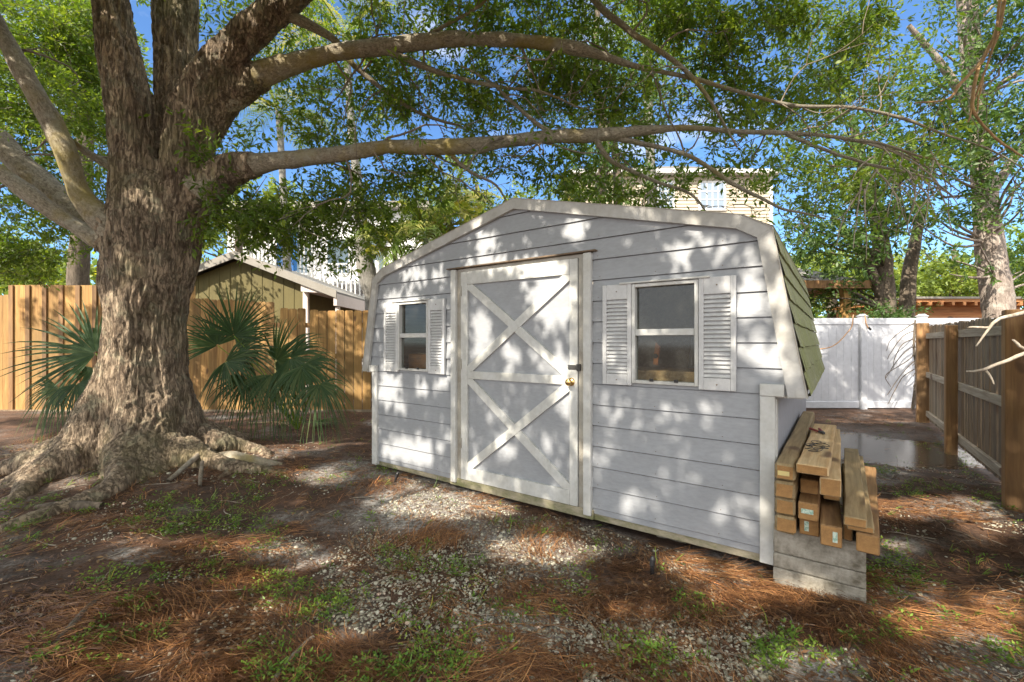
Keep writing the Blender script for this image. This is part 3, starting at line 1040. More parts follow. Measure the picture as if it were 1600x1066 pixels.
for i, cx in enumerate((-1.21, 1.21)):
    w = 0.215
    z0, z1 = 1.062, 1.735
    mb = MB()
    mb.box(cx - w, cx - w + .022, -0.045, 0.02, z0, z1, 0.002)
    mb.box(cx + w - .022, cx + w, -0.045, 0.02, z0, z1, 0.002)
    mb.box(cx - w + .0225, cx + w - .0225, -0.043, 0.02, z0, z0 + .022, 0.002)
    mb.box(cx - w + .0225, cx + w - .0225, -0.043, 0.02, z1 - .022, z1, 0.002)
    win = mb.build('window', M_TRIM, shed)
    mb = MB()
    mb.box(cx - w + .023, cx + w - .023, -0.040, 0.01, 1.385, 1.428, 0.003)
    mb.build('meeting_rail', M_TRIM, win)
    mb = MB()
    MB().box(cx - w + .023, cx + w - .023, -0.012, -0.008, z0 + .023, 1.384).build('pane', M_GLASS, win)
    mb.box(cx - w + .023, cx + w - .023, -0.004, 0.0, 1.429, z1 - .023)
    mb.build('pane', M_GLASS, win)
    mb = MB()
    mb.box(cx - w - .085, cx + w - .02 + (.09 if i else .05), -0.058, -0.012, z1 + .004, z1 + .016, 0.002)
    mb.build('window_cap', M_TRIM, win)
    mb = MB()
    for dx in (-.09, .07):
        MB().box(cx + dx, cx + dx + .025, -0.052, -0.0435, z0 + .018, z0 + .036).build('latch', M_BLACKPL, win)
    # louvred shutters
    for s in (-1, 1):
        sw = 0.212
        a = cx + s * (w + .003); x0, x1 = (a, a + sw) if s > 0 else (a - sw, a)
        sz0, sz1 = 1.045, 1.742
        yb, yf = -0.018, -0.046
        mb = MB()
        mb.box(x0, x0 + .03, yf, yb, sz0, sz1, 0.003)
        mb.box(x1 - .03, x1, yf, yb, sz0, sz1, 0.003)
        mb.box(x0 + .0305, x1 - .0305, yf + .001, yb, sz1 - .105, sz1, 0.002)
        mb.box(x0 + .0305, x1 - .0305, yf + .001, yb, sz0, sz0 + .075, 0.002)
        mb.box(x0 + .0305, x1 - .0305, yb - .004, yb, sz0 + .0755, sz1 - .1055)
        sh = mb.build('shutter', M_SHUTTER, shed)
        mb = MB()
        nl = 19
        zz0, zz1 = sz0 + .078, sz1 - .108
        for k in range(nl):
            zc = zz0 + (zz1 - zz0) * (k + .5) / nl
            M = Matrix.Translation(((x0 + x1) / 2, (yb + yf) / 2 - .001, zc)) @ Matrix.Rotation(math.radians(-38), 4, 'X')
            mb.box(-(sw / 2 - .031), sw / 2 - .031, -.0025, .0025, -.0155, .0155, 0, M)
        mb.build('louvre', M_SHUTTER, sh)
        mb = MB()
        for z in (sz0 + .035, sz1 - .05):
            MB().cyl(((x0 + x1) / 2, yf + .002, z), ((x0 + x1) / 2, yf - .002, z), .005, .004, 10).build('screw', M_RUST, sh)

# things standing inside, seen through the right window
def sl(x, y, z):
    """shed-local point to world"""
    return (SHO[0] + x * SHX[0] + y * SHY[0], SHO[1] + x * SHX[1] + y * SHY[1], z)


def lobj(name, label, cat, x, y, z, rot=0.0, group=None):
    return thing(name, label, cat, sl(x, y, z), SHED_A + rot, group)


t = lobj('workbench', 'wooden workbench top seen inside the shed through the lower right window pane', 'workbench', 1.25, 0.35, 0.12)
MB().box(-.5, .45, -.2, .25, 0.93, 1.02, .004).build('bench_top', M_LUM_NEW, t)
for x in (-.45, .36):
    for y in (-.15, .15):
        MB().box(x, x + .07, y, y + .07, 0.0, .929).build('leg', M_LUM_OLD, t)
t = lobj('step_ladder', 'pale metal step ladder leaning inside the shed behind the right window', 'ladder', 1.3, 0.95, 0.12)
mb = MB()
for s in (-1, 1):
    MB().cyl((s * .22, -.25, 0), (s * .10, .05, 1.78), .02, .02, 8).build('rail', M_VINYL, t)
for k in range(6):
    f = (k + 1) / 7
    MB().box(-(.22 - .12 * f), .22 - .12 * f, -.25 + .3 * f - .03, -.25 + .3 * f + .03, 1.78 * f - .012, 1.78 * f + .012).build('tread', M_VINYL, t)
for dx, lab in ((-.17, 'orange clamp hanging left of the ladder inside the right shed window'), (.15, 'orange clamp hanging right of the ladder inside the right shed window')):
    mb = MB()
    OR = M_ORANGE if 'M_ORANGE' in globals() else None
    if OR is None:
        M_ORANGE = paint('orange_plastic', (0.75, 0.25, 0.05), (0.5, 0.15, 0.03), .5, 10, .4); OR = M_ORANGE
    o = lobj('spring_clamp', lab, 'clamp', 1.22 + dx, 0.30, 1.24, group='orange clamps inside the shed window')
    mb.prism([(-.02, -.06), (.012, -.07), (.02, 0), (.03, .07), (0, .1), (-.012, .02)], -.012, .012)
    mb.build('jaw', OR, o)
    MB().cyl((0, -.02, .0), (0, .02, .0), .018, .018, 12).build('pivot', M_BLACKPL, o)
t = lobj('storage_box', 'orange brown cardboard box seen through the lower left shed window', 'box', -1.2, 0.32, 0.9)
MB().box(-.3, .3, -.16, .2, 0, .32, .005).build('carton', wood('cardboard', (0.75, 0.36, 0.12), (0.5, 0.22, 0.07), axis=0), t)
MB().box(-.29, .29, -.04, .06, .3205, .326).build('tape_strip', M_TAGY, t)
t = lobj('storage_shelf', 'wooden shelf inside the shed carrying the cardboard box', 'shelf', -1.2, 0.35, 0.12)
MB().box(-.5, .5, -.2, .25, .745, .779, .002).build('shelf_board', M_LUM_OLD, t)
for x in (-.49, .42):
    MB().box(x, x + .07, -.15, .15, 0, .744).build('leg', M_LUM_OLD, t)

# ================================================================== TIMBER ON BLOCKS BESIDE THE SHED
def sh_thing(name, label, cat, x, y, z, rot=0.0, group=None):
    return lobj(name, label, cat, x, y, z, math.radians(rot), group)


BX = 1.845
# concrete blocks under the front end (three courses), and a hidden-side one at the back end
g = 'concrete blocks under the timber stack'
for z0, z1, y0, lab in ((0.165, 0.318, -0.10, 'thick concrete block with dark stains directly under the timber ends'),
                    (0.085, 0.163, -0.105, 'thin concrete slab in the middle of the block pier'),
                    (-0.06, 0.083, -0.11, 'lowest grey concrete block resting on the pine needles')):
    t = sh_thing('concrete_block', lab, 'block', BX + .20, y0, z0, 0, g)
    MB().box(-0.205, 0.205, 0, 0.19, 0, z1 - z0, 0.006).build('block_body', M_CONC, t)
t = sh_thing('concrete_block', 'concrete block under the far end of the timber stack beside the shed wall', 'block', BX + .20, 1.6, -0.05, 0, g)
MB().box(-0.205, 0.205, 0, 0.19, 0, 0.368, 0.006).build('block_body', M_CONC, t)

TG = 'timbers stacked beside the shed'


def timber(label, x0, x1, z0, z1, y0, y1, mat, rot=0.0, tagc=None, tagpos=(0.5, 0.5), bev=0.005, taghv=False):
    w = x1 - x0; h = z1 - z0
    t = sh_thing('timber', label, 'timber', BX + (x0 + x1) / 2, y0, z0, rot, TG)
    mb = MB().box(-w / 2, w / 2, 0, y1 - y0, 0, h, bev)
    bmesh.ops.subdivide_edges(mb.bm, edges=[e for e in mb.bm.edges if e.calc_length() > .5], cuts=14, use_grid_fill=True)
    vs_ = np.array([v.co for v in mb.bm.verts]); sd_ = random.randint(0, 999)
    wob_ = np.stack([fbm(vs_ * [3, 2.0, 3] + sd_, 2, 1), 0 * vs_[:, 0] + .5, fbm(vs_ * [3, 2.0, 3] + sd_, 2, 2)], -1) - .5
    rgh_ = np.stack([fbm(vs_ * 60 + sd_, 2, 3), fbm(vs_ * 60 + sd_, 2, 4), fbm(vs_ * 60 + sd_, 2, 5)], -1) - .5
    for v, d1, d2 in zip(mb.bm.verts, wob_, rgh_): v.co += Vector(d1 * .010 + d2 * .006)
    o = mb.build('beam', mat, t)
    me = o.data
    me.materials.append(M_ENDG)
    for p_ in me.polygons:
        if abs(p_.normal.y) > .8: p_.material_index = 1
    at = me.attributes.new('rnd', 'FLOAT', 'POINT')
    at.data.foreach_set('value', np.full(len(me.vertices), random.random() * .6, np.float32))
    if tagc is not None:
        tx = -w / 2 + w * tagpos[0]; tz = h * tagpos[1]
        a, b_ = (.010, .026) if taghv else (.027, .012)
        MB().box(tx - a, tx + a, -.0022, -.0006, tz - b_, tz + b_, 0).build('paper_tag', tagc, t)
    return t


z = 0.3195
h = 0.091
for k in range(4):
    lab = ['bottom left rounded timber on the concrete block against the shed corner', 'second timber from the bottom in the left column beside the shed corner',
           'third timber up in the left column, directly below the yellow tagged one', 'top timber of the left column with a yellow tag on its end'][k]
    timber(lab, 0.012, 0.108, z + k * (h + .001), z + k * (h + .001) + h, -0.205 + .012 * (k % 2), [2.0, 1.9, 2.05, 2.1][k], M_LUM_OLD, 0, M_TAGY if k == 3 else None, (0.42, 0.45), bev=0.012)
timber('lower brown timber with a small slanted green tag, next to the left column', 0.116, 0.206, z, z + .088, -0.15, 1.9, M_LUM_BRN, 0, M_TAG, (0.42, 0.5), taghv=True)
timber('upper brown timber with a horizontal green tag on its end', 0.118, 0.208, z + .089, z + .18, -0.19, 1.8, M_LUM_BRN, 0, M_TAG, (0.45, 0.5))
timber('short recessed dark red timber under the widest pale plank', 0.120, 0.205, z + .181, z + .262, -0.02, 1.7, M_LUM_BRN, 0)
timber('widest pale plank lying on top with black wire on it', 0.112, 0.252, z + .335, z + .385, -0.225, 1.25, M_LUM_NEW, -1.0)
timber('square orange ended timber tucked below the right edge of the wide plank', 0.212, 0.302, z + .235, z + .325, -0.19, 1.45, M_LUM_NEW, 0)
timber('grey timber hidden deep in the gap below the square orange ended one', 0.222, 0.30, z + .14, z + .215, 0.06, 1.5, M_LUM_OLD, 0)
timber('low brown timber in the middle with an upright green tag', 0.218, 0.308, z, z + .105, -0.255, 1.6, M_LUM_BRN, 1.5, M_TAG, (0.66, 0.5), taghv=True)
timber('long grey brown plank lying flat over the right hand timbers', 0.312, 0.402, z + .125, z + .172, -0.27, 1.5, M_LUM_OLD, -0.5)
timber('thin pale batten under the long grey plank on the right', 0.322, 0.43, z + .092, z + .123, -0.22, 1.5, M_LUM_OLD, -0.5)
timber('outermost brown timber at the right foot of the stack', 0.36, 0.45, z + .0, z + .090, -0.235, 1.3, M_LUM_BRN, -2.5)
timber('inner timber in shadow beneath the thin batten', 0.312, 0.35, z, z + .088, -0.12, 1.3, M_LUM_OLD, 0)

# black wire and red handled pliers on the top plank
ztop = z + .3855
B = Bundle()
for k in range(5):
    n = 30
    tt = np.linspace(0, 1, n)
    cx, cy = 0.185 + rng.normal(0, .012), 0.18 + k * .05
    ph_ = rng.random() * 6
    lx = BX + cx + .038 * np.cos(tt * 7 + ph_) + .012 * np.sin(tt * 19 + k)
    ly = cy + .075 * np.sin(tt * 6 + ph_ * 2)
    w = np.array([sl(a, b_, ztop + .004 + .006 * abs(math.sin(c_ * 9 + k))) + (.0017,) for a, b_, c_ in zip(lx, ly, tt)])
    B.tube(w, 5)
tag(link('wire_tangle', B.mesh('wire_tangle'), None, M_BLACKPL), 'tangle of thin black wire lying on the widest pale plank', 'wire')
t = lobj('pliers', 'small pliers with dark red handles on the far part of the top plank', 'pliers', BX + .19, 0.80, ztop + .012, math.radians(20))
M_RED = paint('red_grip', (0.35, 0.05, 0.04), (0.2, 0.03, 0.03), .5, 20, .4)
mb = MB()
for s in (-1, 1): MB().cyl((s * .012, 0, 0), (s * .028, .11, 0), .007, .009, 8).build('handle', M_RED, t)
MB().prism([(-.016, 0), (.016, 0), (.007, -.06), (-.007, -.06)], -.006, .006, axis='z').build('jaw', M_BLACK, t)

# ================================================================== PATH STAKES
def stake(px, py, label, hgt):
    Y = FPX * CH / (py - HOR)
    x, y = (px - 800) / FPX * Y, Y
    zz = gh1(x, y)
    t = thing('garden_stake', label, 'garden stake', (x, y, zz), 0.4, 'black irrigation stakes in front of the shed')
    MB().cyl((0, 0, -.05), (0, 0, hgt), .011, .012, 10).build('stem', M_BLACKPL, t)
    mb = MB(); mb.cyl((0, 0, hgt), (0.004, 0, hgt + .035), .017, .015, 12); mb.cyl((0.004, 0, hgt + .035), (.004, 0, hgt + .05), .015, .008, 12)
    mb.build('cap', M_BLACKPL, t)
    return t


stake(1019, 893, 'black stake standing in the gravel before the right half of the shed', .055)
s_ = stake(617, 757, 'slightly leaning black stake near the left corner of the shed', .05)
s_.rotation_euler = (0.0, 0.25, 0)


# ================================================================== FENCES
def board_attr(me, n):
    nv = len(me.vertices)
    at = me.attributes.new('rnd', 'FLOAT', 'POINT')
    k = nv // n
    at.data.foreach_set('value', np.repeat(np.random.default_rng(n).random(n), k)[:nv].astype(np.float32))


def pickets(x0, x1, w, gap, z0, zt, th, dog, name, mat, parent, jit=.004, seed=1, gaps=None):
    r = random.Random(seed)
    mb = MB(); n = 0
    x = x0
    while x + w <= x1 + 1e-6:
        zz = (zt[0] + (zt[1] - zt[0]) * (x - x0) / (x1 - x0)) + r.uniform(-jit, jit) * 3
        yo = r.uniform(-jit, jit)
        g = gap * r.uniform(.6, 1.4)
        pts = [(x, z0), (x + w, z0), (x + w, zz - dog), (x + w - dog * .8, zz), (x + dog * .8, zz), (x, zz - dog)]
        mb.prism(pts, yo, yo + th)
        x += w + g; n += 1
    o = mb.build(name, mat, parent)
    board_attr(o.data, n)
    return o


# tall pine fence at the back left
FY = 7.95
t = thing('pine_fence', 'new golden pine privacy fence with stepped dog eared boards behind the oak and palmettos', 'fence', (0, FY, 0))
Xl = lambda px: (px - 800) / FPX * FY
gz = 0.02
zt = lambda py: CH + (HOR - py) / FPX * FY
segs = [(-250, 20, 470, 462), (20, 300, 446, 446)]
pickets(Xl(-250), Xl(18), .14, .004, gz + .08, (zt(463), zt(461)), .018, .02, 'board_panel', M_FENCE_NEW, t, seed=2)
# tall section: wide vertical boards with battens over the joints
mb = MB(); n = 0
x = Xl(18)
r = random.Random(5)
while x < Xl(300):
    mb.box(x, x + .292, 0.0 + r.uniform(-.003, .003), .02, gz + .08, zt(446) + r.uniform(-.01, .01)); n += 1
    x += .295
o = mb.build('board_panel', M_FENCE_NEW, t); board_attr(o.data, n)
mb = MB(); n = 0
x = Xl(18) - .03
while x < Xl(300):
    mb.box(x, x + .075, -.024, -.0035, gz + .08, zt(446)); n += 1
    x += .295
o = mb.build('batten', M_POST, t); board_attr(o.data, n)
pickets(Xl(301), Xl(437), .14, .004, gz + .05, (zt(466), zt(473)), .018, .02, 'board_panel', M_FENCE_NEW, t, seed=3)
pickets(Xl(438), Xl(482), .14, .012, gz + .05, (zt(481), zt(484)), .018, .02, 'board_panel', M_FENCE_NEW, t, seed=4)
pickets(Xl(484), Xl(760), .142, .013, gz + .05, (zt(485), zt(489)), .018, .022, 'board_panel', M_FENCE_NEW, t, seed=6, jit=.006)
for z_ in (.35, 1.05, 1.6):
    MB().box(Xl(-250), Xl(760), .022, .06, z_, z_ + .085).build('rail', M_POST, t)
for px in (-120, 16, 170, 305, 460, 620, 750):
    MB().box(Xl(px) - .045, Xl(px) + .045, .062, .15, -.1, 1.75 if px > 300 else 2.2).build('post', M_POST, t)
MB().box(Xl(-250), Xl(760), -.03, -.006, gz - .06, gz + .13).build('kick_board', M_FENCE_OLD, t)

# old fence on the right
FA = math.radians(54.2)     # direction of the right fence, along local +x
t = thing('picket_fence', 'weathered grey brown board fence on the right with reddish square posts', 'fence', (5.42, 5.53, 0), FA)
# local x runs away from camera, local y to the left (towards the shed)
mb = MB(); n = 0
r = random.Random(9)
x = -5.2
while x < 2.45:
    zt_ = 1.56 + .05 * (x + 5) / 7
    zz = zt_ + r.uniform(-.012, .012); yo = r.uniform(-.004, .004)
    w = r.uniform(.086, .10)
    mb.prism([(x, .05), (x + w, .05), (x + w, zz - .02), (x + w - .02, zz), (x + .02, zz), (x, zz - .02)], -.10 + yo, -.082 + yo); n += 1
    x += w + r.uniform(.018, .042)
o = mb.build('board_panel', M_FENCE_OLD, t); board_attr(o.data, n)
for z_ in (.12, .76, 1.40):
    mb = MB()
    mb.box(-5.2, 2.44, -.081, -.043, z_, z_ + .088, .004)
    mb.build('rail', wood('rail_wood', (0.50, 0.44, 0.35), (0.34, 0.28, 0.21), axis=0) if z_ < .2 else bpy.data.materials['rail_wood'], t)
for x_, w_, zt_ in ((2.45, .07, 1.66), (0, .055, 1.55), (-2.4, .055, 1.60), (-4.8, .055, 1.60)):
    MB().box(x_ - w_, x_ + w_, -.042 if x_ < 2 else -.09, .068, -.15, zt_, .006).build('post', M_POST, t)

# white vinyl fence at the back right
FV = 8.96
t = thing('vinyl_fence', 'white vinyl privacy fence with a capped post closing the far end of the side yard', 'fence', (0, FV, 0))
Xv = lambda px: (px - 800) / FPX * FV
secs = [(Xv(1060), Xv(1341)), (Xv(1353), Xv(1434)), (Xv(1447), Xv(1640)), (Xv(1652), Xv(1850))]
for i, (a, b_) in enumerate(secs):
    mb = MB()
    w = .148
    k = int(round((b_ - a) / w)); w = (b_ - a) / k
    for j in range(k):
        mb.box(a + j * w + .0006, a + (j + 1) * w - .0006, -.012, .012, .13, 1.70, .002)
    mb.build('vinyl_panel', M_VINYL, t)
    mb = MB(); mb.box(a, b_, -.03, .03, 1.69, 1.82, .008); mb.build('top_rail', M_VINYL, t)
    mb = MB(); mb.box(a, b_, -.03, .03, .03, .165, .008); mb.build('bottom_rail', M_VINYL, t)
for px in (1347, 1440.5, 1646):
    x = Xv(px)
    mb = MB(); mb.box(x - .064, x + .064, -.064, .064, -.1, 1.85, .01)
    po = mb.build('post', M_VINYL, t)
    mb = MB(); mb.box(x - .075, x + .075, -.075, .075, 1.8505, 1.868, .004)
    mb.prism([(x - .065, 1.8685), (x + .065, 1.8685), (x, 1.905)], -.065, .065)
    mb.build('post_cap', M_VINYL, po)
# orange cord hung over it
a = P(1336, 500, FV - .1)
pts = [P(1334, 493, 9.03), P(1333, 494, 8.87), P(1331, 510, 8.85), P(1322, 522, 8.85), P(1310, 535, 8.85), P(1296, 543, 8.85), P(1275, 546, 8.85), P(1240, 548, 8.85)]
pp = resample([list(p) + [.011] for p in pts], .05)
V, F, _ = tube(pp, 8)
M_CORD = paint('orange_cord', (0.50, 0.30, 0.17), (0.35, 0.2, 0.1), .5, 10, .5)
tag(link('extension_cord', np_mesh('cord', V, F, True), None, M_CORD), 'pale orange cord draped over the white vinyl fence beside its capped post', 'cord')
pts = [P(1350, 493, 9.03), P(1352, 494, 8.86), P(1353, 505, 8.86), P(1357, 513, 8.86)]
V, F, _ = tube(resample([list(p) + [.012] for p in pts], .05), 8)
t = thing('hanging_cable', 'short dangling cable end with a black plug on the white fence post', 'cable', tuple(P(1352, 494, 8.86)))
c_ = link('cable', np_mesh('cable', V - P(1352, 494, 8.86), F, True), t, M_CORD)
MB().cyl((0.06, 0, -.22), (.11, 0, -.27), .02, .022, 10).build('plug', M_BLACKPL, t)


# ================================================================== NEIGHBOURING BUILDINGS
# olive shed behind the pine fence
Y0 = 11.0
pk = P(365, 393, Y0); er = P(524, 455, Y0)
el = np.array([2 * pk[0] - er[0], Y0, er[2]])
t = thing('neighbour_shed', 'olive grey gabled shed with pale bargeboards rising behind the pine fence', 'shed', (pk[0], Y0, 0))
dx = er[0] - pk[0]; zp = pk[2]; ze = er[2]
wx = P(467, 480, Y0)[0] - pk[0]
sl_ = (zp - ze) / dx
M_OLIVE = paint('olive_paint', (0.14, 0.115, 0.036), (0.07, 0.062, 0.022), .6, 2.0, .7, (4, 4, 1))
M_BARGE = paint('grey_bargeboard', (0.30, 0.28, 0.25), (0.20, 0.18, 0.15), .6, 4, .6)
M_ROOFG = paint('grey_roof', (0.25, 0.24, 0.22), (0.14, 0.13, 0.11), .6, 4, .8)
M_CREAM = paint('cream_wall', (0.72, 0.64, 0.60), (0.6, 0.52, 0.46), .5, 3, .6)
mb = MB()
mb.prism([(-wx, 0), (wx, 0), (wx, zp - sl_ * wx - .15), (0, zp - .15), (-wx, zp - sl_ * wx - .15)], .25, 4.5)
mb.build('gable_wall', M_OLIVE, t)
mb = MB()
for k in range(12):
    x = -wx + 2 * wx * k / 12
    mb.box(x, x + .03, .238, .2495, 0, zp - sl_ * abs(x) - .2)
mb.build('wall_batten', M_OLIVE, t)
mb = MB()
for s in (-1, 1):
    mb.prism([(0, zp), (s * dx, ze), (s * dx, ze - .05), (0, zp - .05)], 0.04, 4.8)
mb.build('roof', M_ROOFG, t)
for s in (-1, 1):
    MB().prism([(0, zp + .02), (s * (dx + .02), ze + .02), (s * (dx + .02), ze - .17), (0, zp - .17)], -.0, .036).build('bargeboard', M_BARGE, t)
MB().prism([(wx + .02, ze + .28), (dx - .03, ze - .02), (dx - .03, ze - .06), (wx + .02, ze - .0)], .06, 4.5).build('soffit', M_CREAM, t)
MB().box(dx - .06, dx + .02, .04, 4.8, ze - .35, ze - .055).build('eave_board', M_CREAM, t)
MB().box(wx + .001, wx + .12, .2, .3, 0, ze + .2).build('corner_board', M_CREAM, t)
for s in (.35, 3.9):
    MB().box(dx - .14, dx - .05, s, s + .1, 0, ze - .36).build('post', M_CREAM, t)

# white house with a raised deck and balustrades
Y0 = 16.0
o0 = P(390, 480, Y0)
t = thing('deck_house', 'white house with upper deck balustrade and stair behind the olive shed', 'house', (o0[0], Y0, 0))
M_WHITE = paint('white_paint', (0.78, 0.78, 0.78), (0.6, 0.6, 0.6), .4, 2, .5)
px2x = lambda px: (px - 390) / FPX * Y0
py2z = lambda py: CH + (HOR - py) / FPX * Y0
mb = MB(); mb.box(-2.2, px2x(640), 2.2, 8, 0, py2z(300)); mb.build('wall', M_WHITE, t)
MB().box(-2.6, px2x(640) + .4, 1.8, 8.4, py2z(300) + .01, py2z(300) + .25).build('roof', M_BARGE, t)
for i in range(3):
    x = px2x(430 + i * 62)
    w_ = MB().box(x - .5, x + .5, 2.12, 2.19, py2z(415), py2z(350)).build('window', M_WHITE, t)
    MB().box(x - .42, x + .42, 2.10, 2.115, py2z(412), py2z(353)).build('pane', paint('far_glass', (0.10, 0.14, 0.18), (.2, .22, .25), .5, 2, .1), w_)


def balustrade(x0, x1, z0, z1, y):
    mb = MB()
    mb.box(x0, x1, y - .04, y + .04, z1 - .05, z1); mb.box(x0, x1, y - .03, y + .03, z0, z0 + .06)
    n = int((x1 - x0) / .14)
    for k in range(n + 1):
        x = x0 + (x1 - x0) * k / n
        mb.box(x - .02, x + .02, y - .02, y + .02, z0 + .061, z1 - .051)
    for x in (x0, x1):
        mb.box(x - .06, x + .06, y - .06, y + .06, z0 - .1, z1 + .1)
    mb.build('balustrade', M_WHITE, t)


balustrade(px2x(388), px2x(500), py2z(432), py2z(362), 0)
MB().box(px2x(385), px2x(600), .05, 2.19, py2z(440) - .1, py2z(438)).build('deck', M_WHITE, t)
balustrade(px2x(502), px2x(600), py2z(478), py2z(418), -.8)
MB().box(px2x(500), px2x(640), -.75, 2.0, py2z(492), py2z(480)).build('deck', M_WHITE, t)
MB().prism([(px2x(455), py2z(495)), (px2x(530), py2z(412)), (px2x(530), py2z(420)), (px2x(455), py2z(503))], -.3, -.2).build('stair_rail', M_WHITE, t)
for px in (392, 470, 545, 598):
    MB().box(px2x(px) - .07, px2x(px) + .07, .1, .24, 0, py2z(443)).build('post', M_WHITE, t)
M_BLUE = paint('blue_cloth', (0.05, 0.22, 0.62), (0.03, 0.12, 0.4), .5, 3, .8)
x = o0[0] + px2x(450)
mb = MB()
for k in range(8):
    mb.box(x - .35 + k * .09, x - .35 + (k + 1) * .09 - .004, Y0 - .09 - .02 * (k % 2), Y0 - .07 - .02 * (k % 2), py2z(425) + .05 * math.sin(k), py2z(364))
tag(mb.build('beach_towel', M_BLUE), 'bright blue towel hanging over the white deck balustrade', 'towel')

# beige house above the shed roof
Y0 = 20.0
a = P(902, 284, Y0); b_ = P(1205, 272, Y0)
t = thing('beige_house', 'tall cream sided house with a white gridded window above the shed roof', 'house', (a[0], Y0, 0))
W_ = b_[0] - a[0]; zt_ = 8.75
M_BEIGE = paint('cream_siding', (0.52, 0.45, 0.35), (0.45, 0.39, 0.31), .5, 1.5, .6)
m2 = bmesh.new()
k = 0; z_ = 0.0
while z_ < zt_:
    z1_ = min(z_ + .15, zt_)
    for (xa, ya), (xb, yb) in (((0, 0), (W_, 0)), ((W_, 0), (W_, 9)), ((0, 9), (0, 0))):
        ox = .03 * ((ya == yb) * 0 + (1 if xa == W_ and xb == W_ else (-1 if xa == 0 and xb == 0 else 0)))
        oy = -.03 if ya == yb else 0
        v = [m2.verts.new(c_) for c_ in ((xa + ox, ya + oy, z_), (xb + ox, yb + oy, z_), (xb, yb, z1_), (xa, ya, z1_))]
        m2.faces.new(v)
        v = [m2.verts.new(c_) for c_ in ((xa, ya, z_), (xb, yb, z_), (xb + ox, yb + oy, z_), (xa + ox, ya + oy, z_))]
        m2.faces.new(v)
    z_ = z1_
me = bpy.data.meshes.new('wall'); m2.to_mesh(me); m2.free()
link('wall', me, t, M_BEIGE)
MB().box(-.35, W_ + .2, -.4, 9.4, zt_ + .002, zt_ + .16).build('eave_board', M_WHITE, t)
MB().prism([(-.3, zt_ + .162), (W_ + .15, zt_ + .162), (W_ / 2, zt_ + .30)], -.35, 9.3).build('roof', M_ROOFG, t)
MB().box(W_ - .08, W_ + .05, -.05, .08, 0, zt_).build('corner_board', M_WHITE, t)
for px0, px1, py0, py1 in ((1094, 1130, 287, 326), (1020, 1050, 287, 326)):
    x0 = (px0 - 902) / FPX * Y0; x1 = (px1 - 902) / FPX * Y0
    z0 = CH + (HOR - py1) / FPX * Y0; z1 = CH + (HOR - py0) / FPX * Y0
    w_ = MB().box(x0 - .1, x1 + .1, -.07, -.031, z0 - .1, z1 + .1).build('window', M_WHITE, t)
    MB().box(x0, x1, -.078, -.0705, z0, z1).build('pane', paint('sky_glass', (0.25, 0.32, 0.42), (.3, .36, .45), .5, 2, .08), w_)
    mb = MB()
    for k in range(1, 4):
        xx = x0 + (x1 - x0) * k / 4; mb.box(xx - .02, xx + .02, -.09, -.0785, z0, z1)
    for k in range(1, 3):
        zz = z0 + (z1 - z0) * k / 3; mb.box(x0, x1, -.094, -.0905, zz - .02, zz + .02)
    mb.build('glazing_bar', M_WHITE, w_)

# pavilion corner right of the shed
t = thing('garden_pavilion', 'small dark hip roofed pavilion on timber posts just right of the shed roof', 'pavilion', (6.35, 12.0, 0))
za = 2.75
bm_ = bmesh.new()
vs = [bm_.verts.new(p) for p in ((-2.2, -1.6, za), (1.9, -1.6, za), (1.9, 2.2, za), (-2.2, 2.2, za), (-.15, .3, za + .95))]
for f in ((0, 1, 4), (1, 2, 4), (2, 3, 4), (3, 0, 4), (3, 2, 1, 0)): bm_.faces.new([vs[i] for i in f])
me = bpy.data.meshes.new('roof'); bm_.to_mesh(me); bm_.free()
link('roof', me, t, M_ROOFG)
MB().box(-2.2, 1.9, -1.64, -1.602, za - .16, za + .02).build('fascia_board', M_POST, t)
MB().box(1.902, 1.94, -1.64, 2.2, za - .16, za + .02).build('fascia_board', M_POST, t)
for x, y in ((-1.9, -1.35), (1.55, -1.35), (1.55, 1.9), (-1.9, 1.9)):
    MB().box(x - .08, x + .08, y - .08, y + .08, 0, za - .002).build('post', M_FENCE_NEW, t)

# low wooden outbuilding further right
Y0 = 13.5
o0 = P(1412, 535, Y0)
t = thing('cedar_outbuilding', 'low orange cedar outbuilding with a pale flat roof edge beyond the white fence', 'outbuilding', (o0[0], Y0, 0))
L_ = (1600 - 1412) / FPX * Y0
z1_ = CH + (535 - 468) / FPX * Y0
M_CEDAR = wood('cedar', (0.62, 0.30, 0.12), (0.42, 0.17, 0.06), axis=0, scale=.6)
for k in range(9):
    MB().box(0, L_, -.02 - .002 * (k % 2), .02, .25 * k + .02, .25 * k + .24).build('wall_board', M_CEDAR, t)
MB().box(-.25, L_ + .2, -.5, 3, z1_ - .12, z1_ - .03).build('roof_deck', M_CEDAR, t)
MB().box(-.3, L_ + .25, -.55, 3.1, z1_ - .028, z1_ + .03).build('roof', M_BARGE, t)
for k in range(12):
    x = L_ * k / 11
    MB().box(x - .04, x + .04, -.52, -.03, z1_ - .22, z1_ - .121).build('rafter', M_CEDAR, t)
MB().box(0, L_, .1, 2.8, 0, z1_ - .2).build('wall', M_CEDAR, t)

# ================================================================== OAK
def R4(px, py, Y, rp):
    p = P(px, py, Y)
    return [p[0], p[1], p[2], rp / FPX * Y]


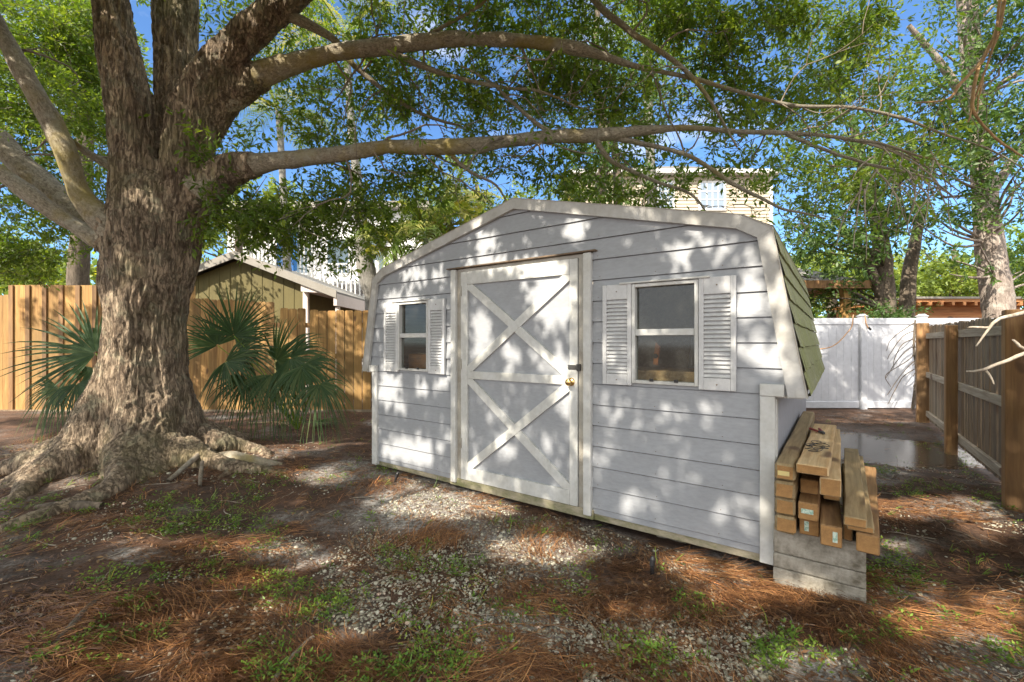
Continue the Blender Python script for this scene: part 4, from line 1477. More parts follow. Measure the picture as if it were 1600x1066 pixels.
TRUNK = [
    [(217, 752, 4.85, 76), (219, 690, 4.85, 73), (224, 620, 4.85, 70), (227, 540, 4.82, 66), (232, 460, 4.80, 66), (240, 400, 4.80, 68), (248, 340, 4.80, 66), (256, 300, 4.80, 58), (262, 275, 4.8, 44)],
    [(224, 470, 4.82, 29.9), (214, 400, 4.76, 37.0), (212, 300, 4.70, 36.1), (208, 230, 4.68, 33.4), (201, 160, 4.66, 31.7), (192, 100, 4.66, 29.9), (182, 50, 4.64, 27.3), (174, 0, 4.62, 25.5), (166, -90, 4.6, 24.6), (158, -190, 4.6, 22.0), (166, -330, 4.7, 16.7)],
    [(252, 470, 4.82, 29.9), (268, 380, 4.80, 37.0), (288, 290, 4.76, 38.7), (298, 200, 4.74, 35.2), (322, 128, 4.70, 29.9), (366, 72, 4.66, 26.4), (430, 15, 4.62, 23.8), (486, -32, 4.6, 22.9), (570, -110, 4.5, 20.2), (680, -230, 4.3, 15.0)],
    [(276, 250, 5.00, 32.0), (278, 160, 5.05, 31.2), (276, 60, 5.10, 30.4), (276, -20, 5.10, 31.2), (272, -130, 5.15, 28.8), (280, -260, 5.2, 22.4), (294, -420, 5.3, 15.2)],
    [(300, 215, 4.85, 34), (340, 166, 4.85, 29), (372, 139, 4.82, 25), (410, 118, 4.8, 21)],
    [(262, 385, 4.80, 30), (288, 332, 4.80, 33), (318, 298, 4.75, 31), (356, 268, 4.70, 25), (400, 256, 4.65, 20)],
    [(222, 470, 4.75, 40), (206, 415, 4.62, 28), (188, 376, 4.56, 21), (160, 340, 4.5, 18)],
    [(225, 450, 4.85, 40), (196, 402, 4.85, 29), (160, 366, 4.85, 23), (124, 338, 4.85, 20)],
    [(215, 455, 4.60, 28), (190, 408, 4.60, 19), (150, 372, 4.6, 15)],
]
FLARE = [(172, .60, .34), (222, .42, .28), (256, .46, .26), (296, .62, .28), (332, .36, .28), (6, .44, .30), (60, .5, .3), (125, .5, .3)]
TC = np.array([-4.03, 4.85])
ROOTS = []
for az, A, w in FLARE:
    a = math.radians(az); L = [0.62, .95, 1.3, 1.7, 2.1] if A > .5 else [.60, .82, 1.05, 1.3, 1.5]
    rr_ = []
    for k, l in enumerate(L):
        b_ = a + .16 * math.sin(az + k * 1.1) * k * .5
        rr_.append((TC[0] + math.cos(b_) * l, TC[1] + math.sin(b_) * l * .92, [.15, .08, .02, -.01, -.06][k], [.16, .13, .09, .065, .035][k]))
    ROOTS.append(rr_)
ROOTS.append([(-3.35, 4.62, .14, .12), (-2.98, 4.50, .03, .09), (-2.66, 4.46, .01, .075), (-2.40, 4.5, -.02, .055), (-2.15, 4.52, -.06, .04)])
B = Bundle()
for t_ in TRUNK:
    SEG = 96 if t_ is TRUNK[0] else 28
    V, F, _ = tube(resample([R4(*r_) for r_ in t_], .07), SEG, .05, 3)
    n = len(V)
    if t_ is TRUNK[0]:
        zz = V[:, 2]; rad = V[:, :2] - TC; rl = np.hypot(rad[:, 0], rad[:, 1]) + 1e-6
        th_ = np.arctan2(rad[:, 1], rad[:, 0]); ex = np.zeros(n)
        for az, A, w in FLARE:
            a_ = math.radians(az) + .10 * np.sin(zz * 2.0 + az)
            dd_ = np.abs((th_ - a_ + np.pi) % (2 * np.pi) - np.pi)
            ex += 1.1 * A * np.exp(-np.maximum(zz, 0) / .46) * np.exp(-(dd_ / (w * (1.25 + .6 * np.clip(zz, 0, 1)))) ** 2) + .13 * np.exp(-np.maximum(zz, 0) / 1.3) * (np.exp(-(dd_ / .32) ** 2) - .35)
        ex += .16 * np.exp(-np.maximum(zz, 0) / .38)
        V[:, :2] += rad / rl[:, None] * ex[:, None]
    B.add(V, F)
    # close the ends
    for s_, sg in ((0, 1), (n - SEG, -1)):
        c_ = V[s_:s_ + SEG].mean(0)
        B.add(np.vstack([V[s_:s_ + SEG], c_[None]]), np.array([(i, (i + 1) % SEG, SEG, SEG) for i in range(SEG)]))
for t_ in ROOTS:
    rows = [[x, y, gh1(x, y) * (1 if z < .3 else 0) + z, r_] for x, y, z, r_ in t_]
    V, F, _ = tube(resample(rows, .08), 20, .10, 8)
    B.add(V, F)
    c_ = V[:20].mean(0); B.add(np.vstack([V[:20], c_[None]]), np.array([(i, (i + 1) % 20, 20, 20) for i in range(20)]))
    c_ = V[-20:].mean(0); B.add(np.vstack([V[-20:], c_[None]]), np.array([(i, (i + 1) % 20, 20, 20) for i in range(20)]))
bmx = bmesh.new()
Vb, Fb = np.concatenate(B.V), np.concatenate(B.F)
vv = [bmx.verts.new(p) for p in Vb]
for f in Fb:
    f = list(dict.fromkeys(int(i) for i in f))
    if len(f) > 2:
        try: bmx.faces.new([vv[i] for i in f])
        except ValueError: pass
bmesh.ops.remove_doubles(bmx, verts=bmx.verts, dist=1e-4)
bmesh.ops.recalc_face_normals(bmx, faces=bmx.faces)
me = bpy.data.meshes.new('raw'); bmx.to_mesh(me); bmx.free()
raw = bpy.data.objects.new('raw', me); COL.objects.link(raw)
md = raw.modifiers.new('r', 'REMESH'); md.mode = 'VOXEL'; md.voxel_size = 0.0125
md = raw.modifiers.new('s', 'SMOOTH'); md.iterations = 5; md.factor = .6
dg = bpy.context.evaluated_depsgraph_get()
ev = raw.evaluated_get(dg).to_mesh()
nv = len(ev.vertices)
V = np.empty(nv * 3, np.float32); ev.vertices.foreach_get('co', V); V = V.reshape(-1, 3).astype(float)
Nn = np.empty(nv * 3, np.float32); ev.vertices.foreach_get('normal', Nn); Nn = Nn.reshape(-1, 3).astype(float)
lp = np.empty(len(ev.loops), np.int32); ev.loops.foreach_get('vertex_index', lp)
F = lp.reshape(-1, 4)
bpy.data.objects.remove(raw)
q1 = V * np.array([1, 1, .16]) * 24 + (fbm(V * 4, 2, 40)[:, None] - .5) * 1.2
rg = 1 - np.abs(fbm(q1, 3, 41) - .5) * 5.2           # ridges
q2 = V * np.array([1, 1, .45]) * 44
big = fbm(V * np.array([1, 1, .35]) * 3.4, 3, 44) - .5
lowz = .25 + .75 * sstep(.12, .7, V[:, 2])
d_ = lowz * .021 * np.clip(rg, -.8, .8) + .010 * (fbm(q2, 2, 43) - .5) * 2 + .06 * big * lowz - .028 * sstep(.2, 1.2, V[:, 2])
V += Nn * d_[:, None]
# flutes where the stems merge
OAK = P(214, 742, 4.8)
oak = thing('oak_tree', 'massive old oak with flared roots, thick stems and long mossy limbs over the shed', 'tree', (OAK[0], OAK[1], 0))
org = np.array([OAK[0], OAK[1], 0])
link('trunk', np_mesh('trunk', V - org, F, True), oak, M_BARK)

LIMBS = [
    [(318, 300, 4.75, 30), (356, 266, 4.70, 23), (400, 256, 4.65, 19), (450, 250, 4.60, 16), (536, 240, 4.55, 14), (605, 231, 4.5, 13.5), (718, 229, 4.45, 13), (793, 221, 4.4, 12), (868, 213, 4.4, 11.5), (943, 210, 4.4, 11.5), (1070, 200, 4.4, 9), (1154, 206, 4.4, 8), (1229, 208, 4.4, 7), (1322, 217, 4.4, 5), (1420, 245, 4.4, 3), (1500, 300, 4.4, 1.6)],
    [(340, 166, 4.85, 27), (400, 122, 4.8, 21), (470, 97, 4.7, 18), (530, 82, 4.65, 15.5), (600, 73, 4.6, 15), (640, 69, 4.55, 14), (718, 61, 4.5, 13.5), (830, 66, 4.45, 11.5), (905, 77, 4.4, 10), (995, 104, 4.4, 7.5), (1080, 122, 4.4, 6.5), (1160, 145, 4.4, 5.5), (1240, 165, 4.4, 5), (1330, 168, 4.4, 4.3), (1410, 185, 4.4, 4), (1470, 208, 4.4, 3.2), (1560, 240, 4.4, 2.5), (1650, 300, 4.4, 1.5)],
    [(188, 376, 4.56, 21), (155, 335, 4.5, 17), (124, 300, 4.45, 15.5), (105, 244, 4.4, 15), (85, 200, 4.4, 14.5), (67, 169, 4.35, 14), (35, 110, 4.3, 13), (0, 49, 4.3, 12.5), (-50, -30, 4.2, 11), (-130, -130, 4.1, 8), (-230, -200, 4, 5)],
    [(160, 366, 4.85, 22), (124, 338, 4.85, 20), (56, 278, 4.85, 18), (0, 225, 4.85, 17), (-70, 170, 4.85, 14), (-180, 110, 4.85, 10), (-300, 60, 4.85, 6)],
    [(161, 379, 4.6, 15), (94, 338, 4.55, 13), (40, 300, 4.5, 12), (0, 270, 4.5, 11), (-80, 215, 4.4, 9), (-190, 170, 4.4, 6)],
    [(205, 275, 4.75, 12), (165, 255, 4.75, 8), (135, 238, 4.7, 6), (112, 220, 4.6, 5)],
    [(600, 75, 4.6, 8), (631, 90, 4.6, 6.5), (718, 120, 4.6, 5), (793, 139, 4.6, 4), (841, 146, 4.6, 3), (910, 175, 4.6, 2)],
    [(860, -110, 4.5, 9), (924, 0, 4.45, 7), (980, 49, 4.4, 6), (1070, 109, 4.35, 5), (1120, 175, 4.3, 3), (1150, 230, 4.3, 2)],
    [(960, 212, 4.4, 7), (1000, 222, 4.4, 6), (1060, 240, 4.4, 5), (1135, 281, 4.4, 4.4), (1221, 323, 4.4, 3), (1290, 340, 4.4, 1.6)],
    [(930, 214, 4.4, 6), (957, 254, 4.4, 4.5), (1015, 280, 4.4, 4), (1080, 305, 4.4, 3), (1105, 337, 4.4, 1.6)],
    [(700, 232, 4.45, 5), (730, 262, 4.5, 3.4), (775, 290, 4.6, 2.6), (800, 330, 4.6, 1.4)],
    [(640, 72, 4.55, 5), (690, 40, 4.5, 4), (740, 12, 4.4, 3), (800, -40, 4.3, 2)],
    [(868, 213, 4.4, 5), (820, 180, 4.5, 4), (770, 130, 4.6, 3), (720, 100, 4.6, 2)],
    [(430, 15, 4.62, 14), (520, 60, 4.8, 9), (560, 110, 4.9, 6), (640, 170, 5.0, 4), (720, 200, 5.1, 2.5)],
    [(1322, 217, 4.4, 4), (1370, 225, 4.3, 3.2), (1430, 243, 4.25, 2.6), (1460, 247, 4.2, 1.5)],
    [(1229, 208, 4.4, 5), (1300, 235, 4.3, 3.4), (1380, 262, 4.2, 2.8), (1450, 280, 4.2, 2.2), (1490, 310, 4.2, 1.2)],
]
limb_rows = []
for i, l in enumerate(LIMBS):
    l = [(a, b_, c_, d_ * (.5 if i < 2 and a > 990 else .84 if i < 2 and a > 330 else (.72 if i > 5 else .97))) for a, b_, c_, d_ in l]
    rows = resample([R4(*r_) for r_ in l], .06)
    wv = (fbm(rows[:, :3] * 2.2, 3, 50 + i) - .5)
    if i > 5: rows[:, 2] += wv * .09; rows[:, 1] += (fbm(rows[:, :3] * 1.7, 2, 60 + i) - .5) * .12
    limb_rows.append(rows)
    V, F, uv = tube(rows, 18 if i < 5 else 9, .20 if i < 5 else .14, 20 + i)
    uv = uv * np.array([2, 3])
    link('limb', np_mesh('limb', V - org, F, True, uv=uv), oak, M_LIMB)


# ------------------------------------------------------------------ foliage machinery
class Foliage:
    def __init__(s, seed):
        s.r = np.random.default_rng(seed)
        s.pos = []; s.ax = []; s.nr = []; s.L = []; s.W = []; s.rnd = []
        s.tw = Bundle()

    def twigs(s, C, leaf=.055, per=24, length=.34, droop=.25, stems=True, ratio=.36, tone=0.0, stem_r=.0028):
        """leafy twigs starting at points C"""
        r = s.r; n = len(C)
        if n == 0: return
        d = norm(r.normal(0, 1, (n, 3)) * [1, 1, .55] + [0, 0, -.05])
        k = 6
        L = length * r.uniform(.6, 1.3, n)
        pts = np.zeros((n, k, 3)); cur = C.copy(); dd = d.copy()
        for i in range(k):
            pts[:, i] = cur
            dd = norm(dd + r.normal(0, .22, (n, 3)) + [0, 0, -droop / k])
            cur = cur + dd * (L / (k - 1))[:, None]
        t = r.random((n, per)) ** .8 * (k - 1.001)
        i0 = t.astype(int); f = (t - i0)[..., None]
        a = np.arange(n)[:, None]
        base = pts[a, i0] * (1 - f) + pts[a, i0 + 1] * f
        dr = norm(pts[a, i0 + 1] - pts[a, i0])
        off = norm(r.normal(0, 1, (n, per, 3)))
        ax = norm(dr * .75 + off * 1.0 + [0, 0, -.12])
        base = base + off * r.random((n, per, 1)) * .05
        s.pos.append(base.reshape(-1, 3)); s.ax.append(ax.reshape(-1, 3))
        s.nr.append(norm(r.normal(0, 1, (n * per, 3)) * .8 + [0, 0, .8]))
        l = leaf * r.uniform(.5, 1.6, n * per)
        s.L.append(l); s.W.append(l * ratio * r.uniform(.8, 1.2, n * per))
        s.rnd.append(np.clip(np.repeat(r.beta(2, 2, n) * .6, per) + r.random(n * per) * .38 + tone, 0, .999))
        if stems:
            j = np.arange(k)
            for q_ in range(n):
                s.tw.tube(np.c_[pts[q_], np.linspace(stem_r, stem_r * .4, k)], 3)

    def cards(s, C, leaf, ratio=.5, tone=0.0):
        r = s.r; n = len(C)
        s.pos.append(C); s.ax.append(norm(r.normal(0, 1, (n, 3)) + [0, 0, -.3])); s.nr.append(norm(r.normal(0, 1, (n, 3)) + [0, 0, .5]))
        l = leaf * r.uniform(.6, 1.4, n)
        s.L.append(l); s.W.append(l * ratio)
        s.rnd.append(np.clip(r.beta(2, 2, n) + tone, 0, .999))

    def holes(s, k0, thr):
        """drop single leaves (blocks from k0 on) that would shade a sunlit place"""
        for k in range(k0, len(s.pos)):
            q_ = s.pos[k]
            w = (fbm(q_ * 2.6, 2, 7) - .5) * 1.1
            ok = light_hits(q_) + w < thr
            for nm in ('pos', 'ax', 'nr', 'L', 'W', 'rnd'):
                a = getattr(s, nm); a[k] = a[k][ok]

    def build(s, parent, org, mat, twmat, name='crown'):
        pos = np.concatenate(s.pos) - org
        me = leaves_mesh(name, pos, np.concatenate(s.ax), np.concatenate(s.nr), np.concatenate(s.L), np.concatenate(s.W), np.concatenate(s.rnd))
        link(name, me, parent, mat)
        if s.tw.n:
            m_ = s.tw.mesh('twigs'); v = np.empty(len(m_.vertices) * 3, np.float32); m_.vertices.foreach_get('co', v)
            v = v.reshape(-1, 3) - org.astype(np.float32); m_.vertices.foreach_set('co', v.ravel())
            link('twigs', m_, parent, twmat)
        return sum(len(x) for x in s.pos)


def blob_points(r, px, py, Y, rx, ry, dr, n, clump=.5, cs=1.6, seed=0):
    """points in an ellipsoid of real size around the place seen at px, py; thinned into clumps"""
    c = P(px, py, Y)
    out = np.zeros((0, 3))
    while len(out) < n:
        q_ = norm(r.normal(0, 1, (n * 3 + 8, 3))) * (r.random((n * 3 + 8, 1)) ** (1 / 2.4))
        q_ = c + q_ * [rx / FPX * Y, dr, ry / FPX * Y]
        keep = fbm(q_ * cs, 2, 90 + seed) > clump - .08 * r.random(len(q_))
        out = np.concatenate([out, q_[keep]])
    return out[:n]


def twigs_for(cov, Y, rx, ry, leaf, per, ratio=.36):
    area = math.pi * rx * ry
    a = leaf * leaf * ratio * .5 * .62 * (FPX / Y) ** 2
    return int(cov * area / a / per)


# where sunlight reaches through the crown: places on the ground, the shed front, trunk and fence (photo pixels)
LIT_G = [(700, 785, 125, 30), (640, 765, 60, 20), (850, 858, 110, 22), (1110, 880, 100, 26), (1190, 930, 120, 26), (500, 748, 55, 12), (330, 850, 110, 12), (420, 862, 70, 10),
         (215, 845, 55, 16), (400, 910, 50, 12), (445, 945, 70, 16), (1450, 795, 110, 22), (1550, 825, 60, 18), (1490, 975, 120, 40), (1250, 1030, 90, 22),
         (120, 765, 60, 12), (40, 690, 50, 20), (385, 715, 90, 16), (1360, 655, 80, 8), (570, 985, 60, 16), (960, 1040, 60, 12), (1010, 955, 50, 16), (1380, 850, 40, 14),
         (470, 700, 60, 12), (1040, 1000, 60, 16), (300, 960, 40, 10), (1580, 930, 40, 14)]
LIT_F = [(645, 705, 55, 34), (606, 610, 22, 40), (672, 608, 32, 24), (700, 690, 15, 20), (630, 480, 40, 30), (800, 415, 90, 24), (865, 460, 48, 70), (862, 565, 40, 24), (752, 520, 20, 60),
         (800, 560, 22, 30), (905, 365, 32, 24), (815, 372, 12, 15), (758, 375, 24, 26), (660, 430, 50, 20), (730, 345, 25, 14), (1150, 388, 90, 22), (1170, 470, 45, 50),
         (1180, 560, 70, 40), (1050, 642, 60, 12), (1235, 520, 28, 110), (1160, 805, 70, 24), (1000, 790, 40, 14), (700, 560, 16, 60), (885, 620, 24, 34), (790, 700, 20, 30),
         (735, 740, 30, 16), (1080, 395, 40, 16), (1060, 350, 60, 10), (1120, 640, 30, 14), (960, 640, 30, 12)]
LIT_T = [(240, 560, 26, 110), (215, 620, 30, 60), (285, 700, 36, 26), (190, 420, 20, 60), (200, 290, 22, 30), (270, 470, 16, 40), (285, 150, 30, 50), (90, 250, 30, 60), (160, 690, 30, 30)]
LIT_B = [(15, 600, 30, 90), (70, 560, 30, 40), (150, 470, 60, 16), (560, 530, 50, 26), (430, 545, 50, 60), (400, 500, 50, 30), (380, 630, 40, 20), (430, 440, 70, 50), (560, 600, 30, 30)]
Sn = S / np.linalg.norm(S)
SHN = np.array([SHY[0], SHY[1], 0.0])


def light_hits(Q):
    """how strongly a leaf cluster at Q would shade one of the sunlit places"""
    Q = np.asarray(Q, float)
    res = np.zeros(len(Q))
    # trunk plane
    t = (Q[:, 1] - 4.35) / Sn[1]
    h = Q - Sn * t[:, None]
    ok = (t < 0) | (h[:, 2] < 0)
    px, py = proj(h); a = ell(px, py, LIT_T) * 1.6
    hitT = (~ok) & (px < 340)
    res = np.maximum(res, np.where(hitT, a, 0))
    # shed front
    den = Sn @ SHN
    t = ((Q - np.array([SHO[0], SHO[1], 0])) @ SHN) / den
    h = Q - Sn * t[:, None]
    lx = (h[:, 0] - SHO[0]) * SHX[0] + (h[:, 1] - SHO[1]) * SHX[1]
    onF = (t > 0) & (np.abs(lx) < 1.95) & (h[:, 2] > 0) & (h[:, 2] < 2.5)
    px, py = proj(h); a = ell(px, py, LIT_F) * 1.3
    res = np.where(onF, np.maximum(res, a), res)
    # ground
    t = (Q[:, 2]) / Sn[2]
    h = Q - Sn * t[:, None]
    px, py = proj(h)
    g_ = (h[:, 1] > 1.2) & (h[:, 1] < 7.9) & ~onF
    a = ell(px, py, LIT_G)
    res = np.where(g_, np.maximum(res, a * 1.9), res)
    # back fence
    t = (Q[:, 1] - 7.95) / Sn[1]
    h = Q - Sn * t[:, None]
    px, py = proj(h)
    f_ = (t > 0) & (h[:, 2] > 0) & (h[:, 2] < 3.4) & (px < 640) & ~onF
    res = np.where(f_, np.maximum(res, ell(px, py, LIT_B)), res)
    return res


def thin(C, r, thr=.35):
    a = light_hits(C)
    return C[a < thr + .25 * r.random(len(C))]


BL = [(70, 90, 6.3, 120, 110, 1.1, 1.5), (60, 250, 6.3, 90, 70, .9, 1.0), (145, 60, 6.3, 30, 70, .7, 1.2), (130, 170, 6.0, 50, 60, .7, 1.0), (20, 390, 6.5, 60, 50, .6, 1.0), (110, 360, 6.2, 32, 36, .5, .7), (60, 330, 6.0, 50, 30, .5, .6),
      (400, 60, 5.8, 60, 55, .7, .9), (480, 40, 5.8, 60, 45, .7, .8), (360, 215, 5.3, 22, 40, .4, .6), (440, 190, 5.5, 40, 40, .5, .35), (520, 175, 5.5, 60, 60, .6, .8), (590, 120, 5.3, 60, 55, .6, .9), (600, 30, 5.2, 60, 40, .6, .7),
      (390, 325, 5.2, 60, 46, .6, 1.1), (350, 275, 4.9, 22, 30, .3, 1.2), (460, 335, 5.2, 70, 55, .6, 1.1), (560, 320, 5.2, 70, 60, .6, 1.1), (650, 285, 5.2, 60, 36, .6, .8), (600, 385, 5.3, 50, 28, .5, .25), (520, 395, 5.3, 50, 24, .5, .6), (700, 310, 5.2, 45, 40, .5, .22), (440, 385, 5.2, 55, 18, .4, .8), (640, 250, 5.0, 60, 20, .4, .6),
      (720, 20, 5.0, 80, 45, .7, 1.0), (800, 15, 5.0, 80, 42, .7, 1.1), (885, 20, 5.0, 80, 45, .7, 1.1), (980, 30, 5.0, 80, 50, .7, 1.0),
      (660, 150, 5.2, 60, 50, .6, .8), (760, 155, 5.2, 80, 50, .6, .9), (870, 140, 5.2, 80, 50, .6, 1.2), (965, 160, 5.2, 70, 45, .6, 1.1), (780, 262, 5.2, 60, 26, .5, .35), (880, 262, 5.0, 60, 36, .5, .7), (905, 295, 5.0, 46, 20, .4, .8), (960, 262, 5.0, 40, 30, .4, .5), (985, 305, 5.0, 60, 20, .4, 1.1), (1045, 300, 5.0, 30, 16, .3, .8), (730, 215, 5.2, 70, 24, .5, .6),
      (1080, 60, 5.2, 80, 60, .7, 1.2), (1180, 60, 5.2, 80, 60, .7, 1.1), (1290, 50, 5.4, 80, 50, .7, 1.0), (1385, 30, 5.4, 50, 36, .6, .7), (1120, 150, 5.2, 80, 48, .6, .9), (1230, 150, 5.4, 80, 50, .6, .8), (1340, 125, 5.6, 80, 50, .6, .8), (1110, 245, 5.0, 60, 34, .5, .45), (1200, 262, 5.2, 60, 30, .5, .45), (1160, 305, 5.0, 30, 14, .3, .4), (1260, 300, 5.2, 50, 30, .4, .4), (1430, 250, 5.0, 60, 50, .5, .35), (1350, 290, 5.0, 60, 40, .5, .45),
      (1010, 215, 4.9, 50, 30, .4, .4), (330, 250, 4.6, 14, 50, .2, .8), (325, 330, 4.5, 16, 40, .15, 1.0)]
FO = Foliage(3)
for i, (px, py, Y, rx, ry, dr, cov) in enumerate(BL):
    n = twigs_for(cov * 1.8, Y, rx, ry, .060, 24)
    C = blob_points(FO.r, px, py, Y, rx, ry, dr, n, .50, 2.6, 1)
    FO.twigs(C, .060, 24, .36)
FO.holes(len(FO.pos) - 1, .95)
n_vis = sum(len(x) for x in FO.pos)
# bare and leafy side branches from the limbs
SB = Bundle()
ends = []
for li, rows in enumerate(limb_rows):
    n = int(len(rows) * .06 * (2.2 if li in (0, 1) else 1.6)) + 2
    for k in range(n):
        i = int(FO.r.integers(len(rows) * .15, len(rows) - 1))
        p = rows[i, :3]; r0 = min(rows[i, 3] * .45, .014)
        d = norm(FO.r.normal(0, 1, 3) * [1, .8, .8] + [.5, 0, .05])
        L = FO.r.uniform(.4, 1.3)
        kk = 9; pts = [p]; dd = d
        for _ in range(kk - 1):
            dd = norm(dd + FO.r.normal(0, .25, 3) + [0, 0, -.04]); pts.append(pts[-1] + dd * L / kk)
        pts = np.array(pts)
        SB.tube(np.c_[pts, np.linspace(r0, .0025, kk)], 5)
        for j in (3, 5, 7):
            d2 = norm(dd + FO.r.normal(0, .7, 3)); L2 = L * .4
            w = [pts[j]]
            for _ in range(4):
                d2 = norm(d2 + FO.r.normal(0, .25, 3)); w.append(w[-1] + d2 * L2 / 4)
            SB.tube(np.c_[np.array(w), np.linspace(.0045, .0016, 5)], 4)
            ends.append(w[-1])
ends = np.array(ends)
ends = ends[FO.r.random(len(ends)) < .45]
FO.twigs(thin(ends, FO.r, .3), .055, 20, .3)

# unseen crown leaves added over and behind the camera to shade the yard
r_ = FO.r
nc = 18000
Q = np.stack([r_.uniform(-11.5, 5.5, nc * 3), r_.uniform(-5.5, 4.6, nc * 3), r_.uniform(4.4, 6.2, nc * 3)], -1)
# stay above the frame
ok = (Q[:, 1] < .5) | ((Q[:, 2] - CH) / np.maximum(Q[:, 1], .1) * FPX > HOR + 90)
ok &= fbm(Q * np.array([.9, .9, .6]), 3, 123) > .38
Q = Q[ok][:nc]
k0 = len(FO.pos)
FO.twigs(Q, .095, 22, .42, stems=False, ratio=.44)
FO.holes(k0, .85)
# leaves whose shade would fall outside the yard need not be there
for k in range(k0, len(FO.pos)):
    q_ = FO.pos[k]
    h_ = q_ - Sn * (q_[:, 2] / Sn[2])[:, None]
    ax_, ay_ = proj(h_)
    ok = (h_[:, 1] > 1.3) & (ax_ > -260) & (ax_ < 1860)
    for nm in ('pos', 'ax', 'nr', 'L', 'W', 'rnd'):
        a = getattr(FO, nm); a[k] = a[k][ok]
me = SB.mesh('side_branches')
v = np.empty(len(me.vertices) * 3, np.float32); me.vertices.foreach_get('co', v)
me.vertices.foreach_set('co', (v.reshape(-1, 3) - org.astype(np.float32)).ravel())
link('side_branches', me, oak, M_TWIG)
# heavy stems carrying the added overhead crown
OV = [[R4(170, -330, 4.7, 20), [-3.6, 3.4, 5.6, .09], [-3.0, 1.6, 5.9, .07], [-2.2, -.5, 5.8, .05], [-1.6, -2.6, 5.6, .025]],
      [R4(680, -230, 4.3, 17), [.6, 2.9, 5.6, .07], [1.8, 1.3, 5.7, .05], [2.8, -.6, 5.5, .025]],
      [R4(-230, -200, 4, 5), [-6.5, 2.9, 5.7, .05], [-7.4, 1.2, 5.6, .04], [-8.6, -1.6, 5.5, .02]],
      [R4(290, -420, 5.3, 20), [-2.4, 4.4, 6.3, .09], [-.4, 2.6, 6.3, .06], [.3, .2, 6.0, .04], [1.5, -2.4, 5.6, .02]],
      [[-3.0, 1.6, 5.9, .05], [-4.6, -.4, 5.8, .035], [-6.0, -2.6, 5.6, .02]]]
for l in OV:
    V, F, uv = tube(resample(l, .12), 10, .12, 4)
    link('limb', np_mesh('limb', V - org, F, True, uv=uv * np.array([2, 3])), oak, M_LIMB)
print('oak leaves', n_vis, FO.build(oak, org, M_LEAF, M_TWIG))


# ================================================================== OTHER TREES
def make_tree(name, label, cat, trunks, blobs, leafm, twm, leaf, trm, seed, per=20, group=None, stems=False, clump=.46, cs=2.0, length=.4, ratio=.4, vines=0, thinit=True, tone=0):
    f = Foliage(seed)
    base = R4(*trunks[0][0]); o3 = np.array([base[0], base[1], 0.0])
    t = thing(name, label, cat, tuple(o3), 0, group)
    for i, tr in enumerate(trunks):
        rows = resample([R4(*x) for x in tr], .15)
        V, F, uv = tube(rows, 14, .10, seed + i)
        link('trunk' if i == 0 or tr[0][3] > 8 else 'limb', np_mesh('trunk', V - o3, F, True, uv=uv * np.array([2, 3])), t, trm)
        if i == 0: main = rows
    LB = Bundle()
    for j, (px, py, Y, rx, ry, dr, cov) in enumerate(blobs):
        n = twigs_for(cov, Y, rx, ry, leaf, per, ratio)
        C = blob_points(f.r, px, py, Y, rx, ry, dr, n, clump, cs, seed)
        if thinit: C = thin(C, f.r, .5)
        f.twigs(C, leaf, per, length, stems=stems, ratio=ratio, tone=tone, stem_r=.004)
        c = P(px, py, Y)
        i = int(np.argmin(np.linalg.norm(main[:, :3] - (c + [0, 0, -.6]), axis=1)))
        p0 = main[i, :3]
        for k in range(4):
            e_ = c + f.r.normal(0, .45, 3) * [rx / FPX * Y, dr, ry / FPX * Y]
            m1 = p0 * .5 + e_ * .5 + f.r.normal(0, .12, 3)
            rr = min(main[i, 3] * .35, .04)
            LB.tube(resample([list(p0) + [rr], list(m1) + [rr * .6], list(e_) + [rr * .2]], .25), 5)
    me = LB.mesh('branches')
    v = np.empty(len(me.vertices) * 3, np.float32); me.vertices.foreach_get('co', v)
    me.vertices.foreach_set('co', (v.reshape(-1, 3) - o3.astype(np.float32)).ravel())
    link('branches', me, t, trm)
    f.build(t, o3, leafm, twm)
    return t


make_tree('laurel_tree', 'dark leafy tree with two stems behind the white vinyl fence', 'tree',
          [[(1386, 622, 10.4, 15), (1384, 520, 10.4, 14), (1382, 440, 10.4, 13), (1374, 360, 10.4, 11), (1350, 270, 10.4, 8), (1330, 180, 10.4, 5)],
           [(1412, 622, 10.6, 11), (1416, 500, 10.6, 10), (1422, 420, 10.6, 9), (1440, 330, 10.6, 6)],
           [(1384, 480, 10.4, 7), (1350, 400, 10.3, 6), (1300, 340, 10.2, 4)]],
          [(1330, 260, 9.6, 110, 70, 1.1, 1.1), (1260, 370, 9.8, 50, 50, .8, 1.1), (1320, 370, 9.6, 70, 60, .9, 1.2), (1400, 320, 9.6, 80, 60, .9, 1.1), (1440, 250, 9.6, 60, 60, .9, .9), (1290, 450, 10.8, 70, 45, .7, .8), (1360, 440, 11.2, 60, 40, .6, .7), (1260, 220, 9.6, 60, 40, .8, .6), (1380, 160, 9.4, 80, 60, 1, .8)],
          M_LEAF_D, M_TWIG, .095, M_DARKTR, 101, length=.5, tone=.05)
